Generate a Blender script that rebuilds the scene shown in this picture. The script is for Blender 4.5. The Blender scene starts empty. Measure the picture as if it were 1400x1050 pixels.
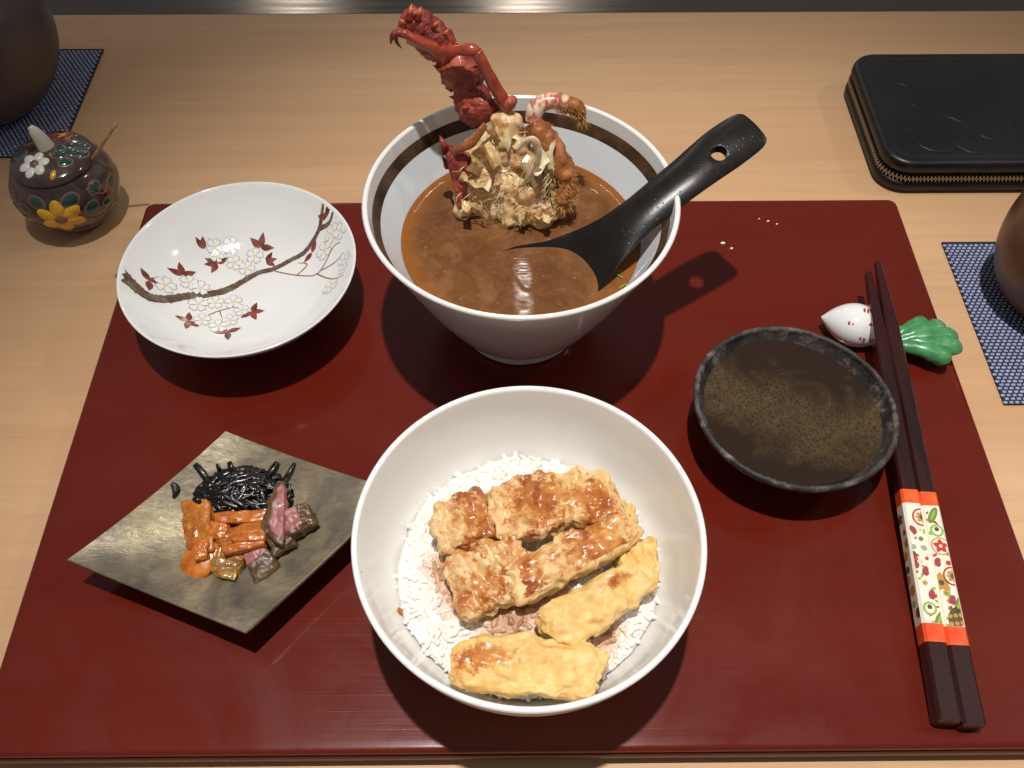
import bpy, bmesh, math, random
from mathutils import Vector, Matrix, noise
R_ = random.Random(7)
S = bpy.context.scene
COL = S.collection
rad = math.radians

# ------------------------------------------------------------------ camera
CF, CPITCH, CYAW, CROLL = 1230.0, 0.96099, 0.009673, 0.001419
CPOS = Vector((-0.00925, -0.23175, 0.37639))
fw = Vector((math.sin(CYAW)*math.cos(CPITCH), math.cos(CYAW)*math.cos(CPITCH), -math.sin(CPITCH)))
rt = Vector((math.cos(CYAW), -math.sin(CYAW), 0)); up = rt.cross(fw)
rt, up = rt*math.cos(CROLL)+up*math.sin(CROLL), -rt*math.sin(CROLL)+up*math.cos(CROLL)
cd = bpy.data.cameras.new('camera'); cam = bpy.data.objects.new('camera', cd); COL.objects.link(cam)
cd.sensor_fit = 'HORIZONTAL'; cd.sensor_width = 36; cd.lens = CF/1400*36
cd.clip_start = 0.01; cd.clip_end = 50
m3 = Matrix((rt, up, -fw)).transposed()
cam.matrix_world = Matrix.Translation(CPOS) @ m3.to_4x4()
S.camera = cam

# ------------------------------------------------------------------ world, lamps, exposure
w = bpy.data.worlds.new('World'); S.world = w; w.use_nodes = True
bg = w.node_tree.nodes['Background']; bg.inputs[0].default_value = (1.0, 0.97, 0.98, 1); bg.inputs[1].default_value = 0.17
def spot(name, loc, aim, power, size, angle, blend, col):
    l = bpy.data.lights.new(name, 'SPOT'); l.energy = power; l.shadow_soft_size = size
    l.spot_size = rad(angle); l.spot_blend = blend; l.color = col
    o = bpy.data.objects.new(name, l); COL.objects.link(o); o.location = loc
    o.rotation_euler = (Vector(aim)-Vector(loc)).to_track_quat('-Z', 'Y').to_euler()
    return o
spot('counter_downlight', (-0.036, -0.04, 1.8), (0.09, -0.09, 0), 134, 0.022, 33.6, 1.0, (1.0, 0.975, 0.945))
spot('neighbour_downlight', (1.5, 0.30, 1.6), (0.15, 0.15, 0), 15, 0.06, 70, 1.0, (1.0, 0.92, 0.82))
spot('kitchen_pendant', (0.027, 1.02, 1.21), (0, 0.05, 0), .55, 0.007, 70, 1.0, (1.0, 0.93, 0.84))
spot('kitchen_shelf_lamp', (0.03, 1.45, 0.685), (0, 0.36, 0), 3.2, 0.03, 90, 1.0, (1.0, 0.93, 0.84))
spot('kitchen_shelf_lamp', (-0.43, 1.45, 0.685), (-.15, 0.36, 0), 1.6, 0.04, 90, 1.0, (1.0, 0.93, 0.84))
S.view_settings.view_transform = 'Standard'; S.view_settings.look = 'None'
S.view_settings.gamma = 1; S.view_settings.use_curve_mapping = False
S.view_settings.exposure = 0.0
S.render.engine = 'CYCLES'

# ------------------------------------------------------------------ helpers
def ray(px, py):
    return rt*((px-700)/CF) - up*((py-525)/CF) + fw
def at(px, py, z):            # photo point on a level plane
    d = ray(px, py); return CPOS + d*((z-CPOS.z)/d.z)
def aty(px, py, y):           # photo point on an upright plane
    d = ray(px, py); return CPOS + d*((y-CPOS.y)/d.y)
def thing(name, label, cat, loc=(0, 0, 0), group=None):
    o = bpy.data.objects.new(name, None); COL.objects.link(o); o.location = loc
    o.empty_display_size = 0.01
    return tag(o, label, cat, group)
def tag(o, label=None, cat=None, group=None, kind=None):
    if label: o['label'] = label
    if cat: o['category'] = cat
    if group: o['group'] = group
    if kind: o['kind'] = kind
    return o
def build(name, vs, fs, mats, parent=None, smooth=True, mi=None, attr=None, loc=None, fix=True):
    base = Vector(loc) if loc is not None else Vector((0, 0, 0))
    if parent is not None:
        base = Vector((0, 0, 0)); q = parent
        while q is not None: base = base + q.location; q = q.parent
        if loc is not None: base = Vector(loc)
    me = bpy.data.meshes.new(name)
    me.from_pydata([tuple(Vector(v)-base) for v in vs], [], fs)
    if not isinstance(mats, (list, tuple)): mats = [mats]
    for m in mats: me.materials.append(m)
    if mi: me.polygons.foreach_set('material_index', mi)
    if fix:
        b = bmesh.new(); b.from_mesh(me); bmesh.ops.recalc_face_normals(b, faces=b.faces[:]); b.to_mesh(me); b.free()
    if smooth: me.polygons.foreach_set('use_smooth', [True]*len(me.polygons))
    if attr:
        for k, v in attr.items():
            a = me.attributes.new(k, 'FLOAT', 'POINT'); a.data.foreach_set('value', v)
    o = bpy.data.objects.new(name, me); COL.objects.link(o)
    if parent is not None:
        o.parent = parent
        pw = Vector((0, 0, 0)); q = parent
        while q is not None: pw = pw + q.location; q = q.parent
        o.location = base-pw
    else:
        o.location = base
    return o
class MB:
    def __init__(s): s.v = []; s.f = []; s.m = []; s.a = []
    def add(s, vs, fs, m=0, a=0.0):
        n = len(s.v); s.v += [Vector(v) for v in vs]; s.f += [[i+n for i in f] for f in fs]
        s.m += [m]*len(fs)
        s.a += (list(a) if isinstance(a, (list, tuple)) else [a]*len(vs))
    def build(s, name, mats, parent=None, attr=None, **k):
        return build(name, s.v, s.f, mats, parent, mi=s.m, attr={attr: s.a} if attr else None, **k)
def lathe(prof, c, n=96, rf=None):
    vs, fs, rows = [], [], []
    for r, z in prof:
        if r < 1e-6: rows.append([len(vs)]); vs.append((c[0], c[1], c[2]+z)); continue
        row = []
        for i in range(n):
            a = 2*math.pi*i/n; rr, zz = (r, z) if rf is None else rf(r, z, a)
            row.append(len(vs)); vs.append((c[0]+rr*math.cos(a), c[1]+rr*math.sin(a), c[2]+zz))
        rows.append(row)
    for A, B in zip(rows, rows[1:]):
        if len(A) == 1 and len(B) == 1: continue
        for i in range(n):
            j = (i+1) % n
            if len(A) == 1: fs.append([A[0], B[i], B[j]])
            elif len(B) == 1: fs.append([A[i], A[j], B[0]])
            else: fs.append([A[i], A[j], B[j], B[i]])
    return vs, fs
def smoothprof(pts, n=6):     # Catmull-Rom through profile points
    out = []
    for i in range(len(pts)-1):
        p0, p1, p2, p3 = pts[max(i-1, 0)], pts[i], pts[i+1], pts[min(i+2, len(pts)-1)]
        for k in range(n):
            t = k/n
            out.append(tuple(0.5*((2*b)+(-a+c)*t+(2*a-5*b+4*c-d)*t*t+(-a+3*b-3*c+d)*t**3) for a, b, c, d in zip(p0, p1, p2, p3)))
    out.append(tuple(pts[-1])); return out
def tube(pts, rs, n=10, amp=0, freq=200, seed=0, flat=1.0, sub=5, caps=True, nrm=None):
    P = smoothprof([tuple(p)+(r,) for p, r in zip(pts, rs)], sub)
    vs, fs = [], []; prev = None; so = Vector((seed*3.1, seed*1.7, seed))
    L = len(P)
    for i, q in enumerate(P):
        c = Vector(q[:3]); r = max(q[3], 1e-5)
        t = Vector(P[min(i+1, L-1)][:3])-Vector(P[max(i-1, 0)][:3])
        if t.length < 1e-9: t = Vector((0, 0, 1))
        t.normalize()
        if prev is None:
            g = nrm or (Vector((0, 0, 1)) if abs(t.z) < .9 else Vector((1, 0, 0)))
        else: g = prev
        nn = (g-t*g.dot(t)).normalized(); prev = nn; bb = t.cross(nn)
        for k in range(n):
            a = 2*math.pi*k/n; d = nn*math.cos(a)*flat+bb*math.sin(a)
            p = c+d*r
            if amp: p = p+d*amp*noise.fractal(p*freq+so, 1.0, 2.0, 3)
            vs.append(p)
    for i in range(L-1):
        for k in range(n):
            j = (k+1) % n; fs.append([i*n+k, i*n+j, (i+1)*n+j, (i+1)*n+k])
    if caps: fs.append(list(range(n))); fs.append(list(range((L-1)*n, L*n)))
    return vs, fs
def lump(quad, thick, n=14, p=4.0, amp=0.0008, freq=250, seed=0, amp2=0.0, freq2=900, sag=0.0):
    """rounded, uneven slab over four corners (a,b,c,d in order)"""
    quad = [Vector(q) for q in quad]; so = Vector((seed*1.37, seed*2.11, seed*.73))
    N = ((quad[1]-quad[0]).cross(quad[3]-quad[0])).normalized()
    if N.z < 0: N = -N
    idx, vs, fs, uv = {}, [], [], []
    def vert(i, j, k):
        key = (i, j, k)
        if key in idx: return idx[key]
        q = [2*i/n-1, 2*j/n-1, 2*k/n-1]
        s = (abs(q[0])**p+abs(q[1])**p+abs(q[2])**p)**(1/p); u, v, ww = (c/s for c in q)
        a, b = (u+1)/2, (v+1)/2
        pos = quad[0]*(1-a)*(1-b)+quad[1]*a*(1-b)+quad[2]*a*b+quad[3]*(1-a)*b
        pos = pos+N*(ww*thick/2 - sag*(u*u+v*v))
        cen = (quad[0]+quad[1]+quad[2]+quad[3])/4
        d = ((pos-cen)+N*ww*thick)
        d = d.normalized() if d.length > 1e-9 else N
        f = amp*noise.fractal(pos*freq+so, 1.0, 2.0, 3)
        if amp2: f += amp2*noise.fractal(pos*freq2+so, 1.0, 2.0, 2)
        idx[key] = len(vs); vs.append(pos+d*f); uv.append((u, v, ww)); return idx[key]
    for ax in range(3):
        for side in (0, n):
            for i in range(n):
                for j in range(n):
                    q = []
                    for (a, b) in ((i, j), (i+1, j), (i+1, j+1), (i, j+1)):
                        k = [0, 0, 0]; k[ax] = side; k[(ax+1) % 3] = a; k[(ax+2) % 3] = b; q.append(vert(*k))
                    fs.append(q)
    return vs, fs, uv
def cone(base, tip, r, n=6):
    base, tip = Vector(base), Vector(tip); t = (tip-base).normalized()
    g = Vector((0, 0, 1)) if abs(t.z) < .9 else Vector((1, 0, 0)); a = t.cross(g).normalized(); b = t.cross(a)
    vs = [base+(a*math.cos(2*math.pi*k/n)+b*math.sin(2*math.pi*k/n))*r for k in range(n)]+[tip]
    return vs, [[k, (k+1) % n, n] for k in range(n)]+[list(range(n))]
def ellipsoid(c, ax, n=10, m=7, amp=0, freq=200, seed=0):
    vs, fs = [], []; so = Vector((seed, seed*2.3, seed*.7))
    for i in range(m+1):
        ph = math.pi*i/m
        for k in range(n):
            th = 2*math.pi*k/n
            d = ax[0]*math.sin(ph)*math.cos(th)+ax[1]*math.sin(ph)*math.sin(th)+ax[2]*math.cos(ph)
            p = Vector(c)+d
            if amp: p = p+d.normalized()*amp*noise.fractal(p*freq+so, 1, 2, 3)
            vs.append(p)
    for i in range(m):
        for k in range(n):
            j = (k+1) % n; fs.append([i*n+k, i*n+j, (i+1)*n+j, (i+1)*n+k])
    return vs, fs

# ------------------------------------------------------------------ materials
def lin(r, g, b):
    f = lambda c: (c/255/12.92 if c/255 <= .04045 else ((c/255+.055)/1.055)**2.4)
    return (f(r), f(g), f(b), 1)
class NM:
    def __init__(s, name):
        s.m = bpy.data.materials.new(name); s.m.use_nodes = True; s.t = s.m.node_tree
        s.b = s.t.nodes['Principled BSDF']; s.tc = None
    def n(s, ty, **k):
        x = s.t.nodes.new(ty)
        for a, v in k.items(): setattr(x, a, v)
        return x
    def l(s, a, b): s.t.links.new(a, b)
    def co(s, scale=(1, 1, 1), gen='Object'):
        if s.tc is None: s.tc = s.n('ShaderNodeTexCoord')
        mp = s.n('ShaderNodeMapping'); mp.inputs['Scale'].default_value = scale
        s.l(s.tc.outputs[gen], mp.inputs['Vector']); return mp.outputs[0]
    def noise(s, scale, detail=4, rough=.55, stretch=(1, 1, 1), dist=0):
        x = s.n('ShaderNodeTexNoise'); x.inputs['Scale'].default_value = scale; x.inputs['Detail'].default_value = detail
        x.inputs['Roughness'].default_value = rough; x.inputs['Distortion'].default_value = dist
        s.l(s.co(stretch), x.inputs['Vector']); return x.outputs['Fac']
    def vor(s, scale, feature='F1', stretch=(1, 1, 1)):
        x = s.n('ShaderNodeTexVoronoi', feature=feature); x.inputs['Scale'].default_value = scale
        s.l(s.co(stretch), x.inputs['Vector']); return x.outputs['Distance']
    def ramp(s, fac, stops, interp='LINEAR'):
        x = s.n('ShaderNodeValToRGB'); x.color_ramp.interpolation = interp; e = x.color_ramp.elements
        while len(e) < len(stops): e.new(.5)
        for el, (p, c) in zip(e, stops): el.position = p; el.color = c if len(c) == 4 else (*c, 1)
        s.l(fac, x.inputs[0]); return x.outputs[0]
    def mix(s, fac, a, b, blend='MIX'):
        x = s.n('ShaderNodeMix', data_type='RGBA', blend_type=blend)
        for sock, v in ((x.inputs[0], fac), (x.inputs[6], a), (x.inputs[7], b)):
            if isinstance(v, (int, float)): sock.default_value = v
            elif isinstance(v, tuple): sock.default_value = v
            else: s.l(v, sock)
        return x.outputs[2]
    def math(s, op, a, b=0.0, clamp=False):
        x = s.n('ShaderNodeMath', operation=op, use_clamp=clamp)
        for sock, v in ((x.inputs[0], a), (x.inputs[1], b)):
            if isinstance(v, (int, float)): sock.default_value = v
            else: s.l(v, sock)
        return x.outputs[0]
    def attr(s, name):
        x = s.n('ShaderNodeAttribute', attribute_name=name); return x.outputs['Fac']
    def set(s, col=None, rough=None, spec=None, metal=None, coat=None, coatr=None, sss=None, sssr=None, ior=None):
        B = s.b.inputs
        def put(k, v):
            if v is None: return
            if isinstance(v, (int, float, tuple)): B[k].default_value = v
            else: s.l(v, B[k])
        put('Base Color', col); put('Roughness', rough); put('Specular IOR Level', spec); put('Metallic', metal)
        put('Coat Weight', coat); put('Coat Roughness', coatr); put('Subsurface Weight', sss); put('IOR', ior)
        if sssr: B['Subsurface Radius'].default_value = sssr; B['Subsurface Scale'].default_value = 1.0
        return s
    def bump(s, *hs, prev=None):
        out = prev
        for h, strength, dist in hs:
            x = s.n('ShaderNodeBump'); x.inputs['Strength'].default_value = strength; x.inputs['Distance'].default_value = dist
            s.l(h, x.inputs['Height'])
            if out is not None: s.l(out, x.inputs['Normal'])
            out = x.outputs[0]
        s.l(out, s.b.inputs['Normal']); return s
def simple(name, col, rough=.5, **k):
    return NM(name).set(col=col, rough=rough, **k).m

# wood of the counter
x = NM('pale_wood')
g1 = x.noise(9, 4, .6, (.45, 14, 1), .15); g2 = x.noise(46, 6, .7, (.55, 22, 1)); g3 = x.noise(2.2, 2, .5, (.5, 5, 1), .3); g4 = x.noise(300, 3, .6, (1, 12, 1))
c = x.ramp(g3, [(.3, lin(196, 153, 112)), (.52, lin(210, 168, 126)), (.72, lin(219, 180, 138))])
c = x.mix(x.math('MULTIPLY', x.ramp(g1, [(.40, (0, 0, 0)), (.66, (1, 1, 1))]), .30), c, lin(188, 142, 100))
c = x.mix(x.math('MULTIPLY', x.ramp(g2, [(.5, (0, 0, 0)), (.75, (1, 1, 1))]), .40), c, lin(180, 134, 94))
x.set(col=c, rough=.48, spec=.35).bump((g2, .12, .0006), (g4, .10, .0003)); M_wood = x.m

# red lacquer of the tray
x = NM('red_lacquer')
g = x.noise(40, 6, .7, (.35, 22, 1)); gl = x.noise(6, 3, .5, (.5, 6, 1)); sp = x.vor(75); sm = x.noise(9, 3, .6)
gf = x.noise(34, 3, .6, (.10, 20, 1)); lines = x.ramp(gf, [(.60, (0, 0, 0)), (.66, (1, 1, 1))]); sc = x.noise(500, 3, .6)
sm2 = x.noise(14, 5, .65, (1, 1, 1), 1.2)
c = x.mix(gl, lin(86, 20, 10), lin(104, 29, 13))
c = x.mix(x.math('MULTIPLY', x.ramp(sp, [(.030, (1, 1, 1)), (.06, (0, 0, 0))]), x.ramp(sm, [(.5, (0, 0, 0)), (.62, (1, 1, 1))])), c, lin(40, 10, 8))
rr = x.ramp(sm2, [(.35, (.20,)*3), (.5, (.28,)*3), (.68, (.38,)*3)])
x.set(col=c, rough=rr, spec=.16, coat=.55, coatr=.10).bump((g, .045, .0012), (lines, .07, .0005), (sc, .03, .0002)); M_lacq = x.m
M_edge = simple('brown_tray_edge', lin(70, 30, 18), .4)  # one even brown for the side band of the tray

def porcelain(name, col, bumpy=.03, rough=.12):
    x = NM(name); n = x.noise(60, 3, .5); n2 = x.noise(300, 2)
    c = x.mix(x.math('MULTIPLY', n, .10), col, tuple(v*.86 for v in col[:3])+(1,))
    return x.set(col=c, rough=rough, spec=.5, coat=.25, coatr=.05).bump((n, bumpy, .002)).m
M_white = porcelain('white_porcelain', (.80, .79, .76, 1))
M_ricebowl = porcelain('cream_porcelain', (.88, .872, .84, 1), rough=.2)
M_paleblue = porcelain('pale_blue_glaze', (.68, .72, .735, 1))
M_footgrey = porcelain('grey_glaze_foot', (.52, .50, .48, 1), rough=.3)
x = NM('brown_rim_band'); n = x.noise(90, 4, .6, (1, 1, 1)); n2 = x.noise(400, 2)
x.set(col=x.ramp(n, [(.35, lin(40, 25, 20)), (.62, lin(92, 68, 48))]), rough=.3, metal=.25).bump((n2, .1, .0003)); M_band = x.m

x = NM('dark_steel'); n = x.noise(30, 4, .6, (.2, 6, 1)); n2 = x.noise(3, 2, .5, (1, 1, 1))
x.set(col=x.ramp(n2, [(.3, (.12, .10, .085)), (.7, (.20, .175, .15))]), rough=x.ramp(n, [(.3, (.18,)*3), (.7, (.30,)*3)]), metal=.9).bump((n, .04, .001)); M_steel = x.m
M_gap = simple('dark_gap', lin(30, 24, 20), .7)

# dark stoneware
x = NM('dark_stoneware'); n = x.noise(120, 6, .75); n2 = x.noise(700, 3, .7); n3 = x.noise(22, 3)
c = x.ramp(n, [(.36, lin(24, 22, 22)), (.52, lin(54, 49, 47)), (.66, lin(120, 110, 102))])
c = x.mix(x.ramp(n3, [(.5, (0, 0, 0)), (.75, (.6,)*3)]), c, lin(66, 52, 42))
x.set(col=c, rough=.55, spec=.4).bump((n, .5, .0012), (n2, .35, .0005)); M_stone = x.m
# pewter-glaze square plate
x = NM('brushed_pewter'); n = x.noise(22, 5, .6, (1, 1, 1), 1.4); n2 = x.noise(90, 6, .75, (1, 2.6, 1), 2.0); n3 = x.noise(500, 2)
c = x.ramp(n, [(.3, lin(86, 81, 76)), (.46, lin(130, 119, 100)), (.66, lin(172, 157, 124))])
c = x.mix(x.math('MULTIPLY', x.ramp(n2, [(.45, (0, 0, 0)), (.68, (1, 1, 1))]), .55), c, lin(86, 77, 65))
x.set(col=c, rough=x.ramp(n2, [(.3, (.34,)*3), (.7, (.52,)*3)]), metal=.35, spec=.4).bump((n2, .35, .0008), (n3, .15, .0002)); M_pewter = x.m
M_platedark = simple('dark_plate_underside', lin(30, 25, 22), .5)

def food(name, c1, c2, scale=180, rough=.3, coat=.4, sss=.15, bs=.4, bd=.0006, c3=None):
    x = NM(name); n = x.noise(scale, 5, .65); n2 = x.noise(scale*4.5, 4, .7)
    c = x.ramp(n, [(.35, c1), (.65, c2)])
    if c3: c = x.mix(x.ramp(n2, [(.55, (0, 0, 0)), (.72, (.8,)*3)]), c, c3)
    return x.set(col=c, rough=rough, coat=coat, coatr=.12, sss=sss, sssr=(.003, .0016, .0008)).bump((n, bs, bd), (n2, bs, bd*.35)).m
M_kelp = food('black_kelp', lin(9, 7, 6), lin(20, 14, 12), 300, .26, .25, 0, .5)
M_carrot = food('pickled_carrot', lin(164, 76, 16), lin(214, 128, 44), 150, .34, .4, .2, .5)
M_amber = food('amber_pickle', lin(146, 74, 16), lin(200, 124, 44), 130, .26, .5, .2, .5, .0009, lin(216, 156, 80))
M_ochre = food('ochre_pickle', lin(120, 80, 22), lin(176, 126, 48), 300, .25, .6, .2, .6, .0008, lin(222, 180, 96))
x = NM('eggplant_pickle'); a = x.attr('pink'); n = x.noise(260, 5, .6); n2 = x.noise(900, 3)
sk = x.ramp(n, [(.3, lin(68, 44, 22)), (.7, lin(112, 80, 46))]); fl = x.ramp(n, [(.3, lin(140, 76, 78)), (.7, lin(176, 112, 108))])
x.set(col=x.mix(x.ramp(x.math('ADD', a, x.math('MULTIPLY', x.math('SUBTRACT', n, .5), .5)), [(.42, (0, 0, 0)), (.58, (1, 1, 1))]), sk, fl), rough=.42, coat=.2, sss=.12, sssr=(.003, .0015, .001)).bump((n, .25, .0006), (n2, .2, .0003)); M_egg = x.m

# fried fish slices with brown sauce
x = NM('battered_fish'); a = x.attr('sauce'); yel = x.attr('yellow'); n = x.noise(240, 6, .7); n2 = x.noise(800, 4, .7); n3 = x.noise(90, 3)
n4 = x.noise(60, 3, .6)
base = x.mix(yel, x.ramp(n, [(.3, lin(214, 178, 126)), (.7, lin(238, 210, 162))]), x.ramp(n, [(.3, lin(214, 168, 92)), (.7, lin(236, 198, 122))]))
base = x.mix(x.ramp(n4, [(.42, (0, 0, 0)), (.62, (.45,)*3)]), base, lin(238, 208, 148))
m = x.math('ADD', a, x.math('MULTIPLY', x.math('SUBTRACT', n, .5), 1.5)); m = x.math('ADD', m, x.math('MULTIPLY', x.math('SUBTRACT', n2, .5), .5))
mask = x.ramp(m, [(.38, (0, 0, 0)), (.62, (1, 1, 1))])
sc = x.ramp(x.math('ADD', n3, x.math('MULTIPLY', x.math('SUBTRACT', m, .5), .35)), [(.30, lin(220, 166, 96)), (.46, lin(204, 136, 68)), (.62, lin(178, 102, 44)), (.82, lin(118, 48, 22))])
x.set(col=x.mix(mask, base, sc), rough=x.ramp(mask, [(0, (.5,)*3), (1, (.27,)*3)]), coat=x.math('MULTIPLY', mask, .4), coatr=.14, sss=.2, sssr=(.004, .002, .001)).bump((n, .26, .0008), (n2, .18, .0004)); M_fish = x.m
x = NM('cooked_rice'); a = x.attr('stain'); n = x.noise(200, 2)
x.set(col=x.ramp(a, [(0, (.84, .82, .76)), (.5, lin(206, 168, 134)), (1, lin(156, 108, 72))]), rough=.42, coat=.08); M_rice = x.m
M_sauce = simple('thick_brown_sauce', lin(176, 86, 14), .15, coat=.6)

# soups and sauces
x = NM('miso_soup'); n = x.noise(75, 6, .7, (1, 1, 1), .6); n2 = x.noise(22, 3, .5, (1, 1, 1), .8); n3 = x.noise(260, 4, .7); a = x.attr('edge')
c = x.ramp(n, [(.3, lin(94, 59, 33)), (.5, lin(113, 75, 44)), (.7, lin(134, 93, 58))])
c = x.mix(x.ramp(n2, [(.45, (0, 0, 0)), (.7, (.5,)*3)]), c, lin(88, 52, 32))
c = x.mix(x.math('MULTIPLY', x.ramp(n3, [(.55, (0, 0, 0)), (.7, (1, 1, 1))]), .3), c, lin(150, 106, 70))
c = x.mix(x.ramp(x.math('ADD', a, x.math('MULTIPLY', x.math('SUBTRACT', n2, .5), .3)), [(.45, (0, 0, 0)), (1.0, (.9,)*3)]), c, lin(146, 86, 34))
x.set(col=c, rough=.035, spec=.5, ior=1.33).bump((x.noise(2600, 1, .5, (.0002, 1, 1)), .10, .00016)); M_soup = x.m
x = NM('dipping_sauce'); n = x.noise(40, 5, .65, (1, 1, 1), 1.0); v = x.vor(520, 'DISTANCE_TO_EDGE'); v2 = x.vor(1000, 'DISTANCE_TO_EDGE'); nm = x.noise(300, 5, .7); a = x.attr('foam')
ring = x.ramp(v, [(.02, (1, 1, 1)), (.10, (0, 0, 0))]); ring2 = x.ramp(v2, [(.03, (1, 1, 1)), (.14, (0, 0, 0))])
fm = x.ramp(x.math('ADD', a, x.math('MULTIPLY', x.math('SUBTRACT', n, .5), 1.8)), [(.22, (0, 0, 0)), (.80, (1, 1, 1))])
k = x.math('MULTIPLY', x.math('MAXIMUM', x.math('MULTIPLY', ring, .8), x.math('MULTIPLY', ring2, .5)), fm)
c = x.mix(x.math('MULTIPLY', x.ramp(nm, [(.4, (0, 0, 0)), (.65, (1, 1, 1))]), x.math('MULTIPLY', fm, .45)), lin(42, 28, 18), lin(92, 72, 44))
c = x.mix(x.math('MULTIPLY', k, .5), c, lin(118, 98, 62))
x.set(col=c, rough=.12, spec=.5, coat=.3).bump((nm, .05, .0005)); M_dip = x.m

x = NM('lobster_shell'); n = x.noise(260, 6, .7); n2 = x.noise(70, 4); n3 = x.noise(1000, 3); v = x.vor(480)
c = x.ramp(n2, [(.3, lin(96, 26, 22)), (.5, lin(142, 48, 36)), (.70, lin(198, 92, 56))])
c = x.mix(x.math('MULTIPLY', x.ramp(v, [(.12, (1, 1, 1)), (.3, (0, 0, 0))]), .35), c, lin(214, 128, 88))
c = x.mix(x.ramp(n, [(.55, (0, 0, 0)), (.75, (.6,)*3)]), c, lin(78, 16, 16))
x.set(col=c, rough=.42, coat=.15, coatr=.2, sss=.05, sssr=(.002, .0006, .0004)).bump((n, .9, .0014), (v, .5, .0008)); M_shell = x.m
x = NM('lobster_leg'); n = x.noise(160, 4); c = x.ramp(n, [(.3, lin(132, 42, 26)), (.7, lin(178, 74, 46))])
x.set(col=c, rough=.22, coat=.5, sss=.08, sssr=(.002, .0006, .0004)).bump((n, .25, .0006)); M_leg = x.m
M_spine = simple('pale_spine', lin(186, 96, 56), .4)
x = NM('lobster_meat'); n = x.noise(170, 6, .7, (1, 1, 1), .5); n2 = x.noise(560, 4, .7); n3 = x.noise(70, 3)
c = x.ramp(n, [(.28, lin(160, 108, 60)), (.44, lin(206, 164, 110)), (.64, lin(242, 220, 176))])
c = x.mix(x.ramp(n3, [(.48, (0, 0, 0)), (.7, (.7,)*3)]), c, lin(190, 142, 86))
c = x.mix(x.ramp(n2, [(.58, (0, 0, 0)), (.72, (.5,)*3)]), c, lin(150, 100, 60))
x.set(col=c, rough=.36, coat=.3, sss=.45, sssr=(.004, .002, .001)).bump((n, .30, .0010), (n2, .22, .0004)); M_meat = x.m
M_shred = food('meat_shred', lin(200, 156, 100), lin(232, 202, 150), 300, .35, .2, .3, .4)
M_white_meat = food('white_membrane', lin(222, 194, 148), lin(244, 226, 190), 300, .3, .3, .35, .3)
x = NM('brown_hairy_leg'); n = x.noise(140, 4); x.set(col=x.ramp(n, [(.3, lin(120, 64, 28)), (.6, lin(168, 100, 50)), (.8, lin(204, 150, 96))]), rough=.45, coat=.12).bump((n, .7, .0012), (x.noise(600, 4, .7), .4, .0005)); M_brownleg = x.m
M_hair = simple('tan_bristle', lin(196, 150, 84), .5)
x = NM('banded_leg_joint'); n = x.vor(140); x.set(col=x.ramp(x.noise(130, 3, .5, (1.5, .4, 1)), [(.40, lin(232, 206, 176)), (.5, lin(176, 70, 48)), (.6, lin(226, 180, 140))]), rough=.3, coat=.4); M_joint = x.m
x = NM('black_spoon_glaze'); n = x.noise(120, 5, .7); v = x.vor(420); sm_ = x.noise(60, 2)
pit = x.math('MULTIPLY', x.ramp(v, [(.08, (0, 0, 0)), (.2, (1, 1, 1))]), 1.0)
x.set(col=x.ramp(n, [(.3, lin(18, 15, 14)), (.7, lin(30, 26, 24))]), rough=.30, spec=.34).bump((n, .12, .0008), (pit, .25, .0003)); M_spoon = x.m

# chopsticks
x = NM('dark_chopstick_lacquer'); n = x.noise(30, 4, .6, (6, .4, 6)); x.set(col=x.ramp(n, [(.35, lin(30, 9, 9)), (.65, lin(56, 18, 15))]), rough=.28, spec=.45, coat=.25).bump((n, .1, .0004)); M_chop = x.m
x = NM('orange_band'); n = x.noise(160, 4); x.set(col=x.ramp(n, [(.3, lin(226, 58, 18)), (.7, lin(244, 104, 44))]), rough=.35); M_orange = x.m
M_sleeve = simple('cream_sleeve', lin(240, 230, 208), .35)
PR = [simple('print_red', lin(206, 44, 26), .4), simple('print_rose', lin(160, 58, 62), .4), simple('print_leaf', lin(112, 132, 58), .4),
      simple('print_gold', lin(190, 140, 62), .4), simple('print_brown', lin(92, 72, 44), .4), simple('print_white', lin(244, 236, 214), .4),
      simple('print_lime', lin(140, 180, 70), .4), simple('print_grey', lin(150, 170, 150), .4)]
x = NM('green_leaf_glaze'); n = x.noise(140, 3); x.set(col=x.ramp(n, [(.3, lin(46, 116, 64)), (.7, lin(92, 160, 106))]), rough=.32, coat=.12).bump((n, .15, .0006)); M_green = x.m
M_redtick = simple('red_tick', lin(190, 50, 30), .3)
# wallet
x = NM('black_leather'); n = x.noise(260, 5, .7); n2 = x.noise(16, 4, .6); n3 = x.vor(900)
x.set(col=x.ramp(n2, [(.3, lin(11, 10, 10)), (.7, lin(24, 21, 20))]), rough=x.ramp(n2, [(.3, (.34,)*3), (.7, (.5,)*3)]), spec=.45).bump((n2, .15, .003), (n3, .10, .0002), (n, .12, .0003)); M_leather = x.m
M_tape = simple('zip_tape', lin(14, 12, 12), .8)
M_zip = simple('aged_zip_metal', lin(176, 164, 146), .35, metal=.8)
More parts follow.
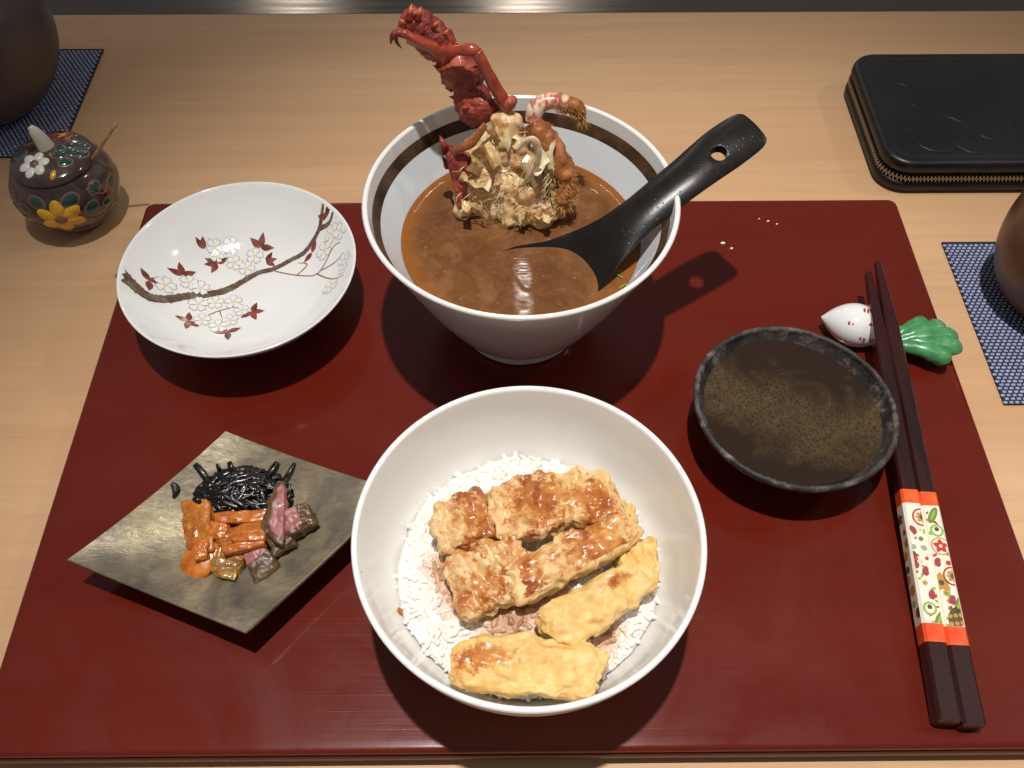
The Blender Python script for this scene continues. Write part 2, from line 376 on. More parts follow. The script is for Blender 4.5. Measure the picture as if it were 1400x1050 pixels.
# enamel jar
x = NM('purple_enamel'); n = x.noise(70, 4, .6, (1, 1, 1), .8); x.set(col=x.ramp(n, [(.3, lin(46, 32, 31)), (.55, lin(80, 62, 56)), (.75, lin(108, 96, 80))]), rough=.14, coat=.5).bump((n, .15, .001)); M_purple = x.m
M_teal = food('teal_enamel', lin(18, 54, 50), lin(38, 88, 80), 200, .14, .6, 0, .2)
M_yenamel = food('yellow_enamel', lin(206, 150, 24), lin(232, 184, 50), 200, .16, .5, 0, .2)
M_wenamel = simple('white_enamel', lin(236, 232, 222), .16, coat=.4)
M_gold = simple('gilt_line', lin(128, 96, 84), .3, metal=.1)
M_rust = food('rust_enamel', lin(120, 44, 24), lin(160, 74, 36), 200, .16, .5, 0, .2)
M_knob = simple('ivory_knob', lin(206, 198, 178), .2, coat=.4)
M_bamboo = food('bamboo', lin(166, 124, 62), lin(196, 156, 92), 300, .5, 0, 0, .3)
x = NM('dark_pot_glaze'); n = x.noise(60, 5, .7); n2 = x.noise(8, 3); x.set(col=x.ramp(n2, [(.3, lin(62, 52, 50)), (.7, lin(88, 76, 72))]), rough=.38, spec=.45).bump((n, .10, .001)); M_pot = x.m
x = NM('brown_cup_glaze'); n = x.noise(60, 5, .7); n2 = x.noise(20, 3); x.set(col=x.ramp(n2, [(.3, lin(82, 54, 38)), (.7, lin(126, 92, 68))]), rough=.35).bump((n, .2, .001)); M_cup = x.m
M_navy = simple('navy_mat_base', lin(26, 30, 58), .8)
x = NM('pale_blue_weave'); n = x.noise(500, 2); x.set(col=x.ramp(n, [(.3, lin(128, 136, 170)), (.7, lin(176, 182, 206))]), rough=.65); M_weave = x.m
M_drop = NM('clear_drop').set(col=(1, 1, 1, 1), rough=.02, ior=1.33); M_drop.b.inputs['Transmission Weight'].default_value = 1.0; M_drop = M_drop.m
M_scall = simple('green_scallion', lin(120, 150, 50), .35)
# painted dish
x = NM('painted_branch'); n = x.noise(160, 5, .7, (1, 1, 1), .6); x.set(col=x.ramp(n, [(.32, lin(70, 50, 40)), (.5, lin(106, 80, 64)), (.66, lin(120, 122, 100))]), rough=.2, coat=.3); M_branch = x.m
M_twig = simple('painted_twig', lin(150, 104, 72), .2)
x = NM('painted_leaf'); n = x.noise(220, 3); x.set(col=x.ramp(n, [(.35, lin(92, 42, 38)), (.65, lin(150, 78, 66))]), rough=.2); M_leafp = x.m
M_outl = simple('painted_outline', lin(160, 154, 152), .2)
M_petal = simple('painted_petal', (.80, .79, .755, 1), .18)
M_pcent = simple('painted_pollen', lin(226, 208, 130), .2)

# ================================================================== setting
TZ = 0.014
def slab(x0, x1, y0, y1, z0, z1, bev=0.0):
    b = bmesh.new(); bmesh.ops.create_cube(b, size=1)
    for v in b.verts: v.co = Vector(((x0+x1)/2+v.co.x*(x1-x0), (y0+y1)/2+v.co.y*(y1-y0), (z0+z1)/2+v.co.z*(z1-z0)))
    if bev: bmesh.ops.bevel(b, geom=b.edges[:], offset=bev, segments=3, affect='EDGES', profile=.5)
    vs = [v.co.copy() for v in b.verts]; b.verts.index_update(); fs = [[v.index for v in f.verts] for f in b.faces]; b.free(); return vs, fs
v, f = slab(-.75, .75, -.42, .3565, -.04, 0, .0015)
tag(build('counter_top', v, f, M_wood, smooth=False), 'pale wooden counter top with fine straight grain', 'counter', kind='structure')
# steel cooking ledge behind the counter: rounded front edge
prof = [(.3578, -.03), (.3579, -.0022), (.3581, -.0018), (.3586, -.0016), (.45, -.0016), (.75, -.001), (1.1, -.001)]
mb = MB(); vs = []
for (yy, zz) in prof: vs += [(-.9, yy, zz), (.9, yy, zz)]
mb.add(vs, [[2*i, 2*i+1, 2*i+3, 2*i+2] for i in range(len(prof)-1)])
tag(mb.build('steel_ledge', M_steel, fix=False, smooth=False), 'dark brushed steel ledge behind the wooden counter', 'ledge', kind='structure')

# ================================================================== tray
def rrect(x0, x1, y0, y1, r, n=8):
    out = []
    for cx, cy, a0 in ((x1-r, y1-r, 0), (x0+r, y1-r, 90), (x0+r, y0+r, 180), (x1-r, y0+r, 270)):
        for k in range(n+1):
            a = rad(a0+90*k/n); out.append((cx+r*math.cos(a), cy+r*math.sin(a)))
    return out
def rloft(spec, box, r, cap0=True, cap1=True, n=8):
    """stack of rounded rectangles: spec = (z, inset)"""
    vs, fs = [], []; m = None
    for z, ins in spec:
        ring = rrect(box[0]+ins, box[1]-ins, box[2]+ins, box[3]-ins, max(r-ins, .0008), n); m = len(ring)
        vs += [(a, b, z) for a, b in ring]
    for i in range(len(spec)-1):
        for k in range(m):
            j = (k+1) % m; fs.append([i*m+k, i*m+j, (i+1)*m+j, (i+1)*m+k])
    if cap0: fs.append(list(range(m))[::-1])
    if cap1: fs.append(list(range((len(spec)-1)*m, len(spec)*m)))
    return vs, fs
tray = thing('serving_tray', 'large dark red lacquered wooden tray under the dishes', 'tray', (0, 0, 0))
TB = (-.2155, .2155, -.151, .1505)
v, f = rloft([(TZ-.003, .0006), (TZ-.0012, .0009), (TZ-.0004, .0016), (TZ-.0001, .0024), (TZ, .0034), (TZ, .0066)], TB, .006)
build('board', v, f, M_lacq, tray)
v, f = rloft([(.003, .004), (.0035, .0012), (.006, 0), (.0105, 0), (TZ-.0031, .0005)], TB, .006, True, False)
build('edge_band', v, f, M_edge, tray)
for sx in (-1, 1):
    v, f = slab(sx*.14-.02, sx*.14+.02, -.12, .12, .0002, .0036, .001); build('foot', v, f, M_lacq, tray, smooth=False)

# ================================================================== soup bowl
C = Vector((-.0025, .0631, TZ))
sb = thing('soup_bowl', 'conical white bowl of brown soup with dark band inside the rim', 'bowl', C)
RS, HS = .0702, .0847
def soup_in(z): return .0300+(z-.0145)*(.0672-.0300)/(HS-.004-.0145)   # inner radius at height z above the tray
outer = [(.0, .006), (.025, .006), (.0275, .001), (.0292, 0), (.0308, .0012), (.0312, .0070), (.0335, .0100), (.0390, .0165), (.0500, .0385), (.0618, .066), (.0690, .0822)]
rimp = [(.0698, .0841), (.0700, .0848), (.0693, .0855), (.0683, .0855), (.0676, .0848)]
inner = [(soup_in(HS-.0045), HS-.0045), (.058, .062), (.048, .043), (.036, .024), (.027, .0155), (.012, .0125), (0, .012)]
v, f = lathe(smoothprof(outer[4:], 4)+rimp, C, 128); build('body', v, f, M_white, sb)
v, f = lathe(outer[:5], C, 96); build('foot_ring', v, f, M_footgrey, sb)
zb1, zb0 = HS-.0060, HS-.0112
v, f = lathe([(.0676, .0848), (soup_in(zb1)+.0001, zb1)], C, 128); build('inner_lip', v, f, M_white, sb)
v, f = lathe([(soup_in(zb1), zb1), (soup_in((zb1+zb0)/2), (zb1+zb0)/2), (soup_in(zb0), zb0)], C, 128); build('painted_band', v, f, M_band, sb)
zz = [zb0-.0001-(zb0-.016)*k/8 for k in range(9)]
v, f = lathe([(soup_in(z), z) for z in zz]+[(.02, .013), (0, .0125)], C, 128); build('inner_glaze', v, f, M_paleblue, sb)
# soup
SZ = .0735-TZ
mb = MB(); rs = [0, .01, .02, .03, .038, .045, .050, .0535, .056]; rmax = soup_in(SZ)
pr = [(r*rmax/.056, SZ+(.0006 if k == len(rs)-1 else 0)) for k, r in enumerate(rs)]
v, f = lathe(pr, C, 128)
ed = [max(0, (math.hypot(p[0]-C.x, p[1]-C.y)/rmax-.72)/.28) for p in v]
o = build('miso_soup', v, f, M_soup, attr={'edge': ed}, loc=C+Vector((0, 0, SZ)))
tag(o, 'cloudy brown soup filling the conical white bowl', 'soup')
x = NM('oil_film'); x.set(col=lin(140, 88, 42), rough=.06, spec=.5); M_oil = x.m
rnd = random.Random(21)
for k in range(26):
    px, py = ((rnd.uniform(600, 800), rnd.uniform(296, 322)) if k < 14 else (rnd.uniform(575, 850), rnd.uniform(330, 415)))
    p = at(px, py, .0735); r_ = rnd.uniform(.0003, .0010)
    if math.hypot(p.x-C.x, p.y-C.y) > .053: continue
    v, f = ellipsoid((p.x, p.y, .0735), (Vector((r_, 0, 0)), Vector((0, r_, 0)), Vector((0, 0, .00018))), 12, 6); build('oil_droplet', v, f, M_oil, o)

# ================================================================== rice bowl
C = Vector((-.0017, -.0895, TZ)); CR = C.copy()
rb = thing('rice_bowl', 'round white porcelain bowl of rice at the front of the tray', 'bowl', C)
outer = [(.0, .005), (.020, .005), (.0225, .001), (.0238, 0), (.0250, .0012), (.0255, .006), (.030, .0085), (.044, .0175), (.0555, .034), (.0612, .052), (.0634, .063)]
rimp = [(.06385, .0652), (.06385, .0661), (.0633, .0667), (.0624, .0667), (.0617, .0661), (.0615, .0652)]
innr = [(.0606, .060), (.0582, .048), (.0530, .032), (.0430, .019), (.030, .0125), (.014, .0095), (0, .009)]
v, f = lathe(smoothprof(outer, 5)+rimp+smoothprof(innr, 5), C, 128); build('body', v, f, M_ricebowl, rb)
def ricewall(z):
    z -= TZ
    for (r1, z1), (r0, z0) in zip(innr, innr[1:]):
        if z0 <= z <= z1: return r0+(r1-r0)*(z-z0)/(z1-z0)
    return .06
def rice_h(dx, dy):
    r = math.hypot(dx, dy); t = min(r/.054, 1)
    h = .0505-.0075*t*t+.0018*noise.noise(Vector((dx*70, dy*70, 2.2)))+.0012*noise.noise(Vector((dx*170, dy*170, 7.7)))
    if dy < -.02: h -= .004*min(1, (-dy-.02)/.02)
    return h
def grain_mesh(L, r):
    vs, fs = [], []; n = 6; st = [(-.5, 0), (-.42, .62), (-.2, .98), (.12, 1.0), (.38, .72), (.5, 0)]
    for x_, k in st:
        for i in range(n):
            a = 2*math.pi*i/n; vs.append(Vector((x_*L, math.cos(a)*r*max(k, .05), math.sin(a)*r*.85*max(k, .05)+.10*L*(x_*x_*2))))
    for s_ in range(len(st)-1):
        for i in range(n): j = (i+1) % n; fs.append([s_*n+i, s_*n+j, (s_+1)*n+j, (s_+1)*n+i])
    return vs, fs
gm = [grain_mesh(L, r) for L, r in ((.0062, .00128), (.0056, .00125), (.0068, .00122), (.0050, .00135))]
mb = MB(); rnd = random.Random(3)
stain_c = [(at(700, 820, .056), .017), (at(735, 790, .056), .015), (at(640, 800, .055), .013), (at(820, 850, .055), .010), (at(610, 770, .055), .009)]
def stain(p):
    s = 0
    for c_, r_ in stain_c:
        d = math.hypot(p.x-c_.x, p.y-c_.y)/r_; s = max(s, 1.15-d)
    return max(0, min(1, s*1.1))
cnt = 0
while cnt < 3600:
    a = rnd.uniform(0, 2*math.pi); r = math.sqrt(rnd.random())*.0545
    dx, dy = r*math.cos(a), r*math.sin(a); z = rice_h(dx, dy)-rnd.random()**1.2*.0026+.0010
    if r > ricewall(z)-.0018: continue
    V_, F_ = rnd.choice(gm)
    m = Matrix.Rotation(rnd.uniform(0, 6.28), 3, 'Z') @ Matrix.Rotation(rnd.gauss(0, .24), 3, 'Y') @ Matrix.Rotation(rnd.uniform(0, 6.28), 3, 'X')
    p = Vector((C.x+dx, C.y+dy, z)); st = max(0, stain(p)+rnd.uniform(-.22, .12)) if stain(p) > 0 else rnd.uniform(0, .10)
    mb.add([p+m @ q for q in V_], F_, a=st); cnt += 1
# a sticky bed that the grains are half sunk into
n = 90; NR = 30; vs, fs, aa = [], [], []
for i in range(NR+1):
    for k in range(n):
        r = .0528*i/NR; a = 2*math.pi*k/n; dx, dy = r*math.cos(a), r*math.sin(a)
        z = rice_h(dx, dy)+.0010+.0007*noise.noise(Vector((dx*420, dy*420, 1.1)))-(.012 if i == NR else 0); rr = min(r, ricewall(z)-.0006)
        q = Vector((C.x+rr*math.cos(a), C.y+rr*math.sin(a), z)); vs.append(q); aa.append(stain(q)*.8)
for i in range(NR):
    for k in range(n): j = (k+1) % n; fs.append([i*n+k, i*n+j, (i+1)*n+j, (i+1)*n+k])
mb.add(vs, fs, a=aa)
o = mb.build('rice', M_rice, attr='stain', loc=C+Vector((0, 0, .03)), fix=False)
tag(o, 'loose cooked white rice in the front bowl, stained brown in the middle', 'rice', kind='stuff')

# fish slices
def fish(label, quad, thick, seed, bias, yellow, n=34, amp=.0026, sag=.0010, p=4.6):
    mx, my = sum(k[0] for k in quad)/4, sum(k[1] for k in quad)/4
    q = [at(mx+(x_-mx)*1.2, my+(y_-my)*1.2, z_-.0012) for x_, y_, z_ in quad]; thick *= .82
    vs, fs, uv = lump(q, thick, n=n, p=p, amp=amp, freq=170, seed=seed, amp2=.0004, freq2=480, sag=sag)
    vs = [Vector((q_.x, q_.y, q_.z+(.0010*math.sin(6.5*u+1.6*v_+seed)+.0005*math.sin(15*u-3*v_+2*seed))*(1 if w_ > -.5 else 0))) for q_, (u, v_, w_) in zip(vs, uv)]
    sa = [bias(u, v_)*(1 if w_ > -.4 else .5) for u, v_, w_ in uv]
    ye = [yellow]*len(vs)
    c_ = sum((Vector(k) for k in q), Vector())/4; c_.z -= thick/2
    o = build('fish_slice', vs, fs, M_fish, attr={'sauce': sa, 'yellow': ye}, loc=c_)
    return tag(o, label, 'fish', 'sauced fried fish slices on the rice')
G = lambda u, v_, cu, cv, s: math.exp(-((u-cu)**2+(v_-cv)**2)/s**2)
fish('brown sauced fish slice at the left end of the back row', [(592, 700, .058), (655, 672, .060), (672, 728, .063), (605, 752, .061)], .011, 1, lambda u, v_: .54+.2*u, .15)
fish('sauced fish slice in the middle of the back row', [(668, 672, .059), (758, 650, .060), (768, 715, .065), (690, 738, .063)], .011, 2, lambda u, v_: .40+.5*G(u, v_, .4, .0, .8), .35)
fish('sauced fish slice at the right end of the back row', [(748, 655, .059), (822, 646, .059), (850, 700, .061), (762, 712, .064)], .010, 3, lambda u, v_: .30+.55*G(u, v_, .2, .4, .75), .55)
fish('small pale fish end tucked under the right of the back row', [(820, 690, .054), (862, 690, .053), (868, 722, .053), (826, 722, .055)], .008, 8, lambda u, v_: .1+.3*(u < 0), .8, n=20)
fish('large sauce-covered fish slice lying diagonally in the centre', [(702, 770, .064), (842, 706, .063), (866, 742, .060), (722, 822, .062)], .011, 4, lambda u, v_: .61-.35*(v_ > .75)-.5*(u < -.85)+.15*math.sin(5*u), .4, n=38)
fish('brown sauced fish slice at the lower left of the heap', [(614, 770, .060), (668, 744, .063), (712, 808, .061), (640, 846, .059)], .010, 5, lambda u, v_: .54-.3*(u > .7)+.12*math.sin(4*v_), .1)
fish('small sauce-soaked fish piece between the two left slices', [(648, 748, .062), (704, 734, .063), (716, 776, .063), (668, 786, .062)], .009, 6, lambda u, v_: .55, .15, n=20)
fish('yellow fish slice at the right with one patch of sauce', [(736, 838, .062), (870, 768, .058), (894, 800, .055), (788, 882, .059)], .010, 7, lambda u, v_: -.1+.85*G(u, v_, .35, -.35, .42)+.35*G(u, v_, .1, .5, .4), .9, n=36)
fish('pale yellow folded fish end beside the right bowl wall', [(846, 752, .056), (888, 738, .053), (898, 778, .052), (868, 800, .055)], .009, 9, lambda u, v_: -.15, 1.0, n=20)
fish('yellow fish slice at the very front with sauce on its left half', [(640, 872, .060), (816, 884, .059), (802, 950, .058), (628, 936, .059)], .010, 10, lambda u, v_: -.12+.95*G(u, v_, -.55, -.2, .55)+.45*G(u, v_, -.8, .6, .4), 1.0, n=40)
# sauce drips on the bowl wall
def wall_at(px, py):
    d = ray(px, py); t = .25; best = None
    for k in range(4000):
        p = CPOS+d*t; t += .0001
        if p.z < TZ+.066 and math.hypot(p.x-CR.x, p.y-CR.y) > ricewall(max(p.z, TZ+.01))-.0003 and p.z < TZ+.064: return p
    return p
for lab, px, py, sx, sy in (('orange sauce drip on the inner left wall of the rice bowl', 551, 836, .0018, .0034), ('second orange sauce drip just above the rice at left', 566, 850, .0026, .0016), ('tiny sauce spot near the left rim of the rice bowl', 490, 780, .001, .0022)):
    p = wall_at(px, py); nrm_ = Vector((CR.x-p.x, CR.y-p.y, .03)).normalized()
    t1 = nrm_.cross(Vector((0, 0, 1))).normalized(); t2 = nrm_.cross(t1)
    v, f = ellipsoid(p, (t1*sx, t2*sy, nrm_*.0006), 14, 8, .0005, 500, px)
    tag(build('sauce_drip', v, f, M_sauce, loc=p), lab, 'sauce', 'sauce drips in the rice bowl')

# ================================================================== painted dish
C = Vector((-.1411, .0711, TZ)); CD = C.copy()
fd = thing('painted_dish', 'white porcelain dish painted with a blossoming cherry branch', 'dish', C)
HD, RD = .0340, .0578
outer = [(0, .005), (.020, .005), (.0225, .001), (.0238, 0), (.0250, .0012), (.0258, .006), (.034, .0098), (.046, .0185), (.0545, .0285), (.0574, .0330)]
rimp = [(.0578, .0337), (.0578, .0342), (.0574, .0345), (.0569, .0344)]
inner = [(.0560, .0332), (.0505, .0265), (.0430, .0190), (.0330, .0125), (.020, .0088), (.010, .0078), (0, .0076)]
ip = smoothprof(inner, 8)
v, f = lathe(smoothprof(outer, 5)+rimp+ip, C, 128); build('body', v, f, M_white, fd)
def dish_z(r):
    for (r1, z1), (r0, z0) in zip(ip, ip[1:]):
        if r0 <= r <= r1: return z0+(z1-z0)*(r-r0)/max(r1-r0, 1e-9)
    return ip[0][1]
def on_dish(px, py):
    z = TZ+.012
    for _ in range(40):
        p = at(px, py, z); z = .5*z+.5*(TZ+dish_z(math.hypot(p.x-CD.x, p.y-CD.y)))
    return at(px, py, z)
def dz(p, lift):
    r = math.hypot(p[0]-CD.x, p[1]-CD.y); return Vector((p[0], p[1], TZ+dish_z(r)+lift))
ZP = lambda zx, zy: on_dish(140+zx/3.182, 230+zy/3.182)
def stroke(pts, ws, lift, mb, m=0, sub=10, wob=.0):
    P = smoothprof([(q.x, q.y, w_) for q, w_ in zip(pts, ws)], sub); vs = []
    for i, (x_, y_, w_) in enumerate(P):
        a, b = P[max(i-1, 0)], P[min(i+1, len(P)-1)]; t = Vector((b[0]-a[0], b[1]-a[1])).normalized(); nn = Vector((-t.y, t.x))
        k1 = w_*(1+wob*noise.noise(Vector((i*.7, 0, 3)))); k2 = w_*(1+wob*noise.noise(Vector((i*.7, 9, 1))))
        vs += [dz((x_+nn.x*k1, y_+nn.y*k1), lift), dz((x_, y_), lift+.00003), dz((x_-nn.x*k2, y_-nn.y*k2), lift)]
    mb.add(vs, [[3*i+a, 3*i+a+1, 3*i+a+4, 3*i+a+3] for i in range(len(P)-1) for a in (0, 1)], m)
mb = MB()
bp = [(72, 452), (130, 505), (200, 558), (270, 570), (360, 558), (450, 550), (540, 530), (620, 488), (680, 455), (740, 440), (820, 400), (880, 365), (920, 310), (945, 258), (953, 210), (963, 152)]
bw = [.0042, .0036, .0034, .0030, .0028, .0026, .0026, .0021, .0018, .0017, .0016, .0016, .0015, .0014, .0013, .0010]
stroke([ZP(*q) for q in bp], [k*.80 for k in bw], .00012, mb, wob=.35)
stroke([ZP(*q) for q in ((940, 265), (985, 240), (1003, 190))], [.0012, .0010, .0006], .00012, mb, wob=.3)
mb.build('branch', M_branch, fd, fix=False)
mb = MB()
for pts in (((750, 448), (870, 468), (940, 455), (1000, 350), (1035, 322)), ((930, 458), (1000, 482), (1050, 465)), ((945, 447), (1020, 402), (1048, 365)), ((840, 470), (890, 420), (850, 412)), ((600, 500), (640, 445), (612, 430)), ((460, 640), (510, 620), (590, 600)), ((510, 620), (520, 650))):
    stroke([ZP(*q) for q in pts], [.00034]*(len(pts)-1)+[.00018], .00010, mb)
mb.build('twig', M_twig, fd, fix=False)
def leafshape(c_, ang, L, W, lift, mb, m=0):
    d = Vector((math.cos(ang), math.sin(ang))); nn = Vector((-d.y, d.x)); vs = []
    k_ = 8
    for i in range(k_+1):
        t = i/k_; w_ = W*math.sin(math.pi*t**.8)*(1-.25*t)
        for s in (1, 0, -1): vs.append(dz((c_.x+d.x*L*t+nn.x*w_*s, c_.y+d.y*L*t+nn.y*w_*s), lift+(.00004 if s == 0 else 0)))
    mb.add(vs, [[3*i+a, 3*i+a+1, 3*i+a+4, 3*i+a+3] for i in range(k_) for a in (0, 1)], m)
leaves = [(440, 352, [95, 130], 1), (538, 378, [95], 1), (688, 345, [80, 140, -5], 1.25), (712, 405, [60, 10, -30], 1), (500, 415, [165, 195, 250, 40, 85], 1.1), (205, 490, [130, 45, -80], 1.05), (350, 465, [110, 175, 35], 1.15), (912, 368, [70, 220], 1), (975, 215, [75, 150], 1), (375, 665, [100, 165, -85, -30], 1.1), (650, 625, [75, 5, 220, -60], 1.1), (545, 712, [30, 190, -75, 150], 1.15)]
for zx, zy, angs, s in leaves:
    c_ = ZP(zx, zy)
    for a in angs:
        mb = MB(); leafshape(c_, rad(a), .0060*s, .0016*s, .00014, mb); mb.build('leaf', M_leafp, fd, fix=False)
def blossom(zx, zy, s, rot):
    c_ = ZP(zx, zy); mb = MB()
    for lay, (k, m, lift) in enumerate(((1.0, 0, .00016), (.90, 1, .00022))):
        for j in range(5):
            a = rot+j*2*math.pi/5; d = Vector((math.cos(a), math.sin(a))); nn = Vector((-d.y, d.x)); vs = [dz((c_.x, c_.y), lift)]
            off = .0001 if lay else 0
            for i in range(11):
                t = -1+2*i/10; rr = .0047*s*k*(1-.16*math.exp(-(t/.22)**2)-.38*abs(t)**3)
                aa = t*rad(33)*(.93 if lay else 1)
                vs.append(dz((c_.x+(d.x*math.cos(aa)+nn.x*math.sin(aa))*rr+d.x*off, c_.y+(d.y*math.cos(aa)+nn.y*math.sin(aa))*rr+d.y*off), lift))
            mb.add(vs, [[0, i, i+1] for i in range(1, 11)], m)
    vs = [dz((c_.x+.0009*s*math.cos(k), c_.y+.0009*s*math.sin(k)), .00028) for k in [2*math.pi*i/8 for i in range(8)]]
    mb.add(vs, [list(range(8))], 2)
    mb.build('blossom', [M_outl, M_petal, M_pcent], fd, fix=False)
for i, (zx, zy, s) in enumerate([(490, 345, 1), (562, 338, 1), (575, 412, 1), (628, 437, 1), (663, 382, 1.05), (500, 385, .8), (275, 508, 1.1), (378, 498, 1.0), (428, 522, 1.05), (418, 592, 1.15), (492, 585, 1), (570, 582, 1.05), (435, 660, 1), (505, 688, 1.1), (556, 662, .95), (605, 618, .9), (965, 360, 1.05), (998, 285, .95), (1038, 270, .9), (990, 517, 1.0), (1052, 395, .8), (1046, 440, .7)]):
    blossom(zx, zy, s, i*1.3)

# ================================================================== dark sauce dish
C = Vector((.1189, -.0098, TZ)); CS = C.copy()
sd = thing('sauce_dish', 'rough dark grey stoneware dish holding thin brown sauce', 'dish', C)
def rf(r, z, a):
    k = 1+.018*math.cos(2*(a-rad(150)))+.012*math.cos(3*(a+.4))+.006*noise.noise(Vector((math.cos(a)*3, math.sin(a)*3, z*60)))
    return r*k, z+.0008*math.sin(2*a+.7)*(z/.03)+.0004*noise.noise(Vector((math.cos(a)*8, math.sin(a)*8, r*100)))
prof = smoothprof([(0, .003), (.016, .003), (.0175, 0), (.0195, .0006), (.021, .005), (.030, .0105), (.0385, .0175), (.0436, .0245), (.0446, .0272), (.0443, .0283), (.0432, .0288), (.0420, .0280), (.0408, .0250), (.034, .0160), (.022, .0090), (.010, .0070), (0, .0066)], 5)
v, f = lathe(prof, C, 128, rf); build('body', v, f, M_stone, sd)
LZ = .0222
v, f = lathe([(r, LZ+(.0004 if r > .0375 else 0)) for r in (0, .006, .012, .018, .024, .029, .033, .0370, .0393)], C, 96, lambda r, z, a: (rf(r, .02, a)[0], z))
fo = []
for p in v:
    dx, dy = (p[0]-C.x)/.038, (p[1]-C.y)/.038
    fo.append(max(0, min(1, .86-.75*abs(dx*.45+dy-.02)-.25*max(0, dy))))
fo = [max(a, .55*math.exp(-(((p[0]-C.x)/.038-.72)**2+((p[1]-C.y)/.038+.2)**2)/.05)) for a, p in zip(fo, v)]
tag(build('dipping_sauce', v, f, M_dip, attr={'foam': fo}, loc=C+Vector((0, 0, LZ))), 'thin dark brown sauce with small bubbles in the stoneware dish', 'sauce')

# ================================================================== square plate
A, B, D, E_ = at(90, 765, TZ+.022), at(308, 588, TZ+.022), at(545, 669, TZ+.022), at(335, 865, TZ+.022)
cen = (A+B+D+E_)/4
sp_ = thing('square_plate', 'square pewter-coloured plate with upturned corners, holding pickles', 'plate', (cen.x, cen.y, TZ))
N_ = 28
def sq(u, v_):
    p = A*(1-u)*(1-v_)+B*u*(1-v_)+D*u*v_+E_*(1-u)*v_
    a, b = 2*u-1, 2*v_-1
    pull = 1-.008*(1-a*a)*abs(b)-.008*(1-b*b)*abs(a)
    p = cen+(p-cen)*pull
    return p, a, b
def sq_z(a, b): return TZ+.0062+.0158*(.74*(1-(1-a*a)*(1-b*b))+.13*(a*a+b*b))
def sq_grid(off, inset):
    vs = []
    for i in range(N_+1):
        for j in range(N_+1):
            u = inset+(1-2*inset)*i/N_; v_ = inset+(1-2*inset)*j/N_; p, a, b = sq(u, v_); vs.append(Vector((p.x, p.y, sq_z(a, b)+off)))
    return vs
gf = [[i*(N_+1)+j, (i+1)*(N_+1)+j, (i+1)*(N_+1)+j+1, i*(N_+1)+j+1] for i in range(N_) for j in range(N_)]
build('top_surface', sq_grid(0, .006), gf, M_pewter, sp_, fix=False)
mb = MB(); bd = [(i, 0) for i in range(N_)]+[(N_, j) for j in range(N_)]+[(i, N_) for i in range(N_, 0, -1)]+[(0, j) for j in range(N_, 0, -1)]
rings = []
for off, ins in ((0.0, .006), (-.0004, .001), (-.0012, 0), (-.0026, .004)):
    g_ = sq_grid(off, ins); rings.append([g_[i*(N_+1)+j] for i, j in bd])
nb = len(bd); mb.add([q for r_ in rings for q in r_], [[r*nb+k, r*nb+(k+1) % nb, (r+1)*nb+(k+1) % nb, (r+1)*nb+k] for r in range(3) for k in range(nb)])
build('rim', mb.v, mb.f, M_pewter, sp_)
build('underside', sq_grid(-.0026, .004), gf, M_platedark, sp_, fix=False)
v, f = lathe([(.016, .0042), (.018, 0), (.020, 0), (.022, .0052)], (cen.x, cen.y, TZ), 48); build('foot_ring', v, f, M_platedark, sp_)
def plate_z(p):   # plate surface below a point
    e1, e2 = (B-A), (E_-A); det = e1.x*e2.y-e1.y*e2.x; dx, dy = p.x-A.x, p.y-A.y
    u = (dx*e2.y-dy*e2.x)/det; v_ = (e1.x*dy-e1.y*dx)/det
    return sq_z(2*u-1, 2*v_-1)
# kelp heap
kh = thing('kelp_heap', 'glossy heap of black shredded kelp at the back of the pickle plate', 'kelp', at(333, 668, TZ+.008))
rnd = random.Random(11)
hc = at(331, 672, TZ+.012)
v, f = ellipsoid((hc.x, hc.y, TZ+.008), (Vector((.0215, 0, 0)), Vector((0, .0125, 0)), Vector((0, 0, .0075))), 40, 24, .0034, 300, 3)
build('packed_kelp', v, f, M_kelp, kh)
for i in range(95):
    a = rnd.uniform(0, 6.28); r = math.sqrt(rnd.random()); c_ = Vector((hc.x+r*math.cos(a)*.0225, hc.y+r*math.sin(a)*.0125, 0))
    hz = TZ+.0085+.0095*math.sqrt(max(0, 1-r*r*.93)); d = rnd.gauss(0, .7); L = rnd.uniform(.006, .012)
    pts, rs = [], []
    for k in range(5):
        t = (k-2)/2; aa = d+t*rnd.uniform(-.5, .5)
        q = Vector((c_.x+math.cos(aa)*L*t, c_.y+math.sin(aa)*L*t, 0)); rr = math.hypot((q.x-hc.x)/.024, (q.y-hc.y)/.0145)
        q.z = TZ+.0082+.0095*math.sqrt(max(0, 1-min(rr, 1)**2))+rnd.uniform(0, .0012); pts.append(q); rs.append(.0011*rnd.uniform(.6, 1.2))
    v, f = tube(pts, rs, 8, .0003, 500, i, flat=.4, sub=4); build('kelp_strip', v, f, M_kelp, kh)
for (x0, y0, x1, y1, w_) in ((286, 662, 268, 637, .0018), (300, 646, 296, 636, .0014), (316, 648, 313, 632, .0017), (362, 655, 379, 632, .0018), (385, 660, 403, 634, .0011), (388, 668, 398, 663, .0013), (391, 690, 395, 672, .0012), (275, 690, 264, 682, .0014)):
    p0 = at(x0, y0, TZ+.0165); p1 = at(x1, y1, TZ+.0185); p1.z = max(p1.z, plate_z(p1)+.0008)
    v, f = tube([p0, (p0+p1)/2+Vector((.0006, 0, .0012)), p1], [w_*.75, w_*.8, w_*.7], 8, .0002, 500, x0, flat=.4, sub=4); build('kelp_strip', v, f, M_kelp, kh)
p0, p1, p2 = at(239, 667, TZ+.015), at(244, 674, TZ+.0145), at(240, 685, TZ+.0138)
for q in (p0, p1, p2): q.z = plate_z(q)+.0009
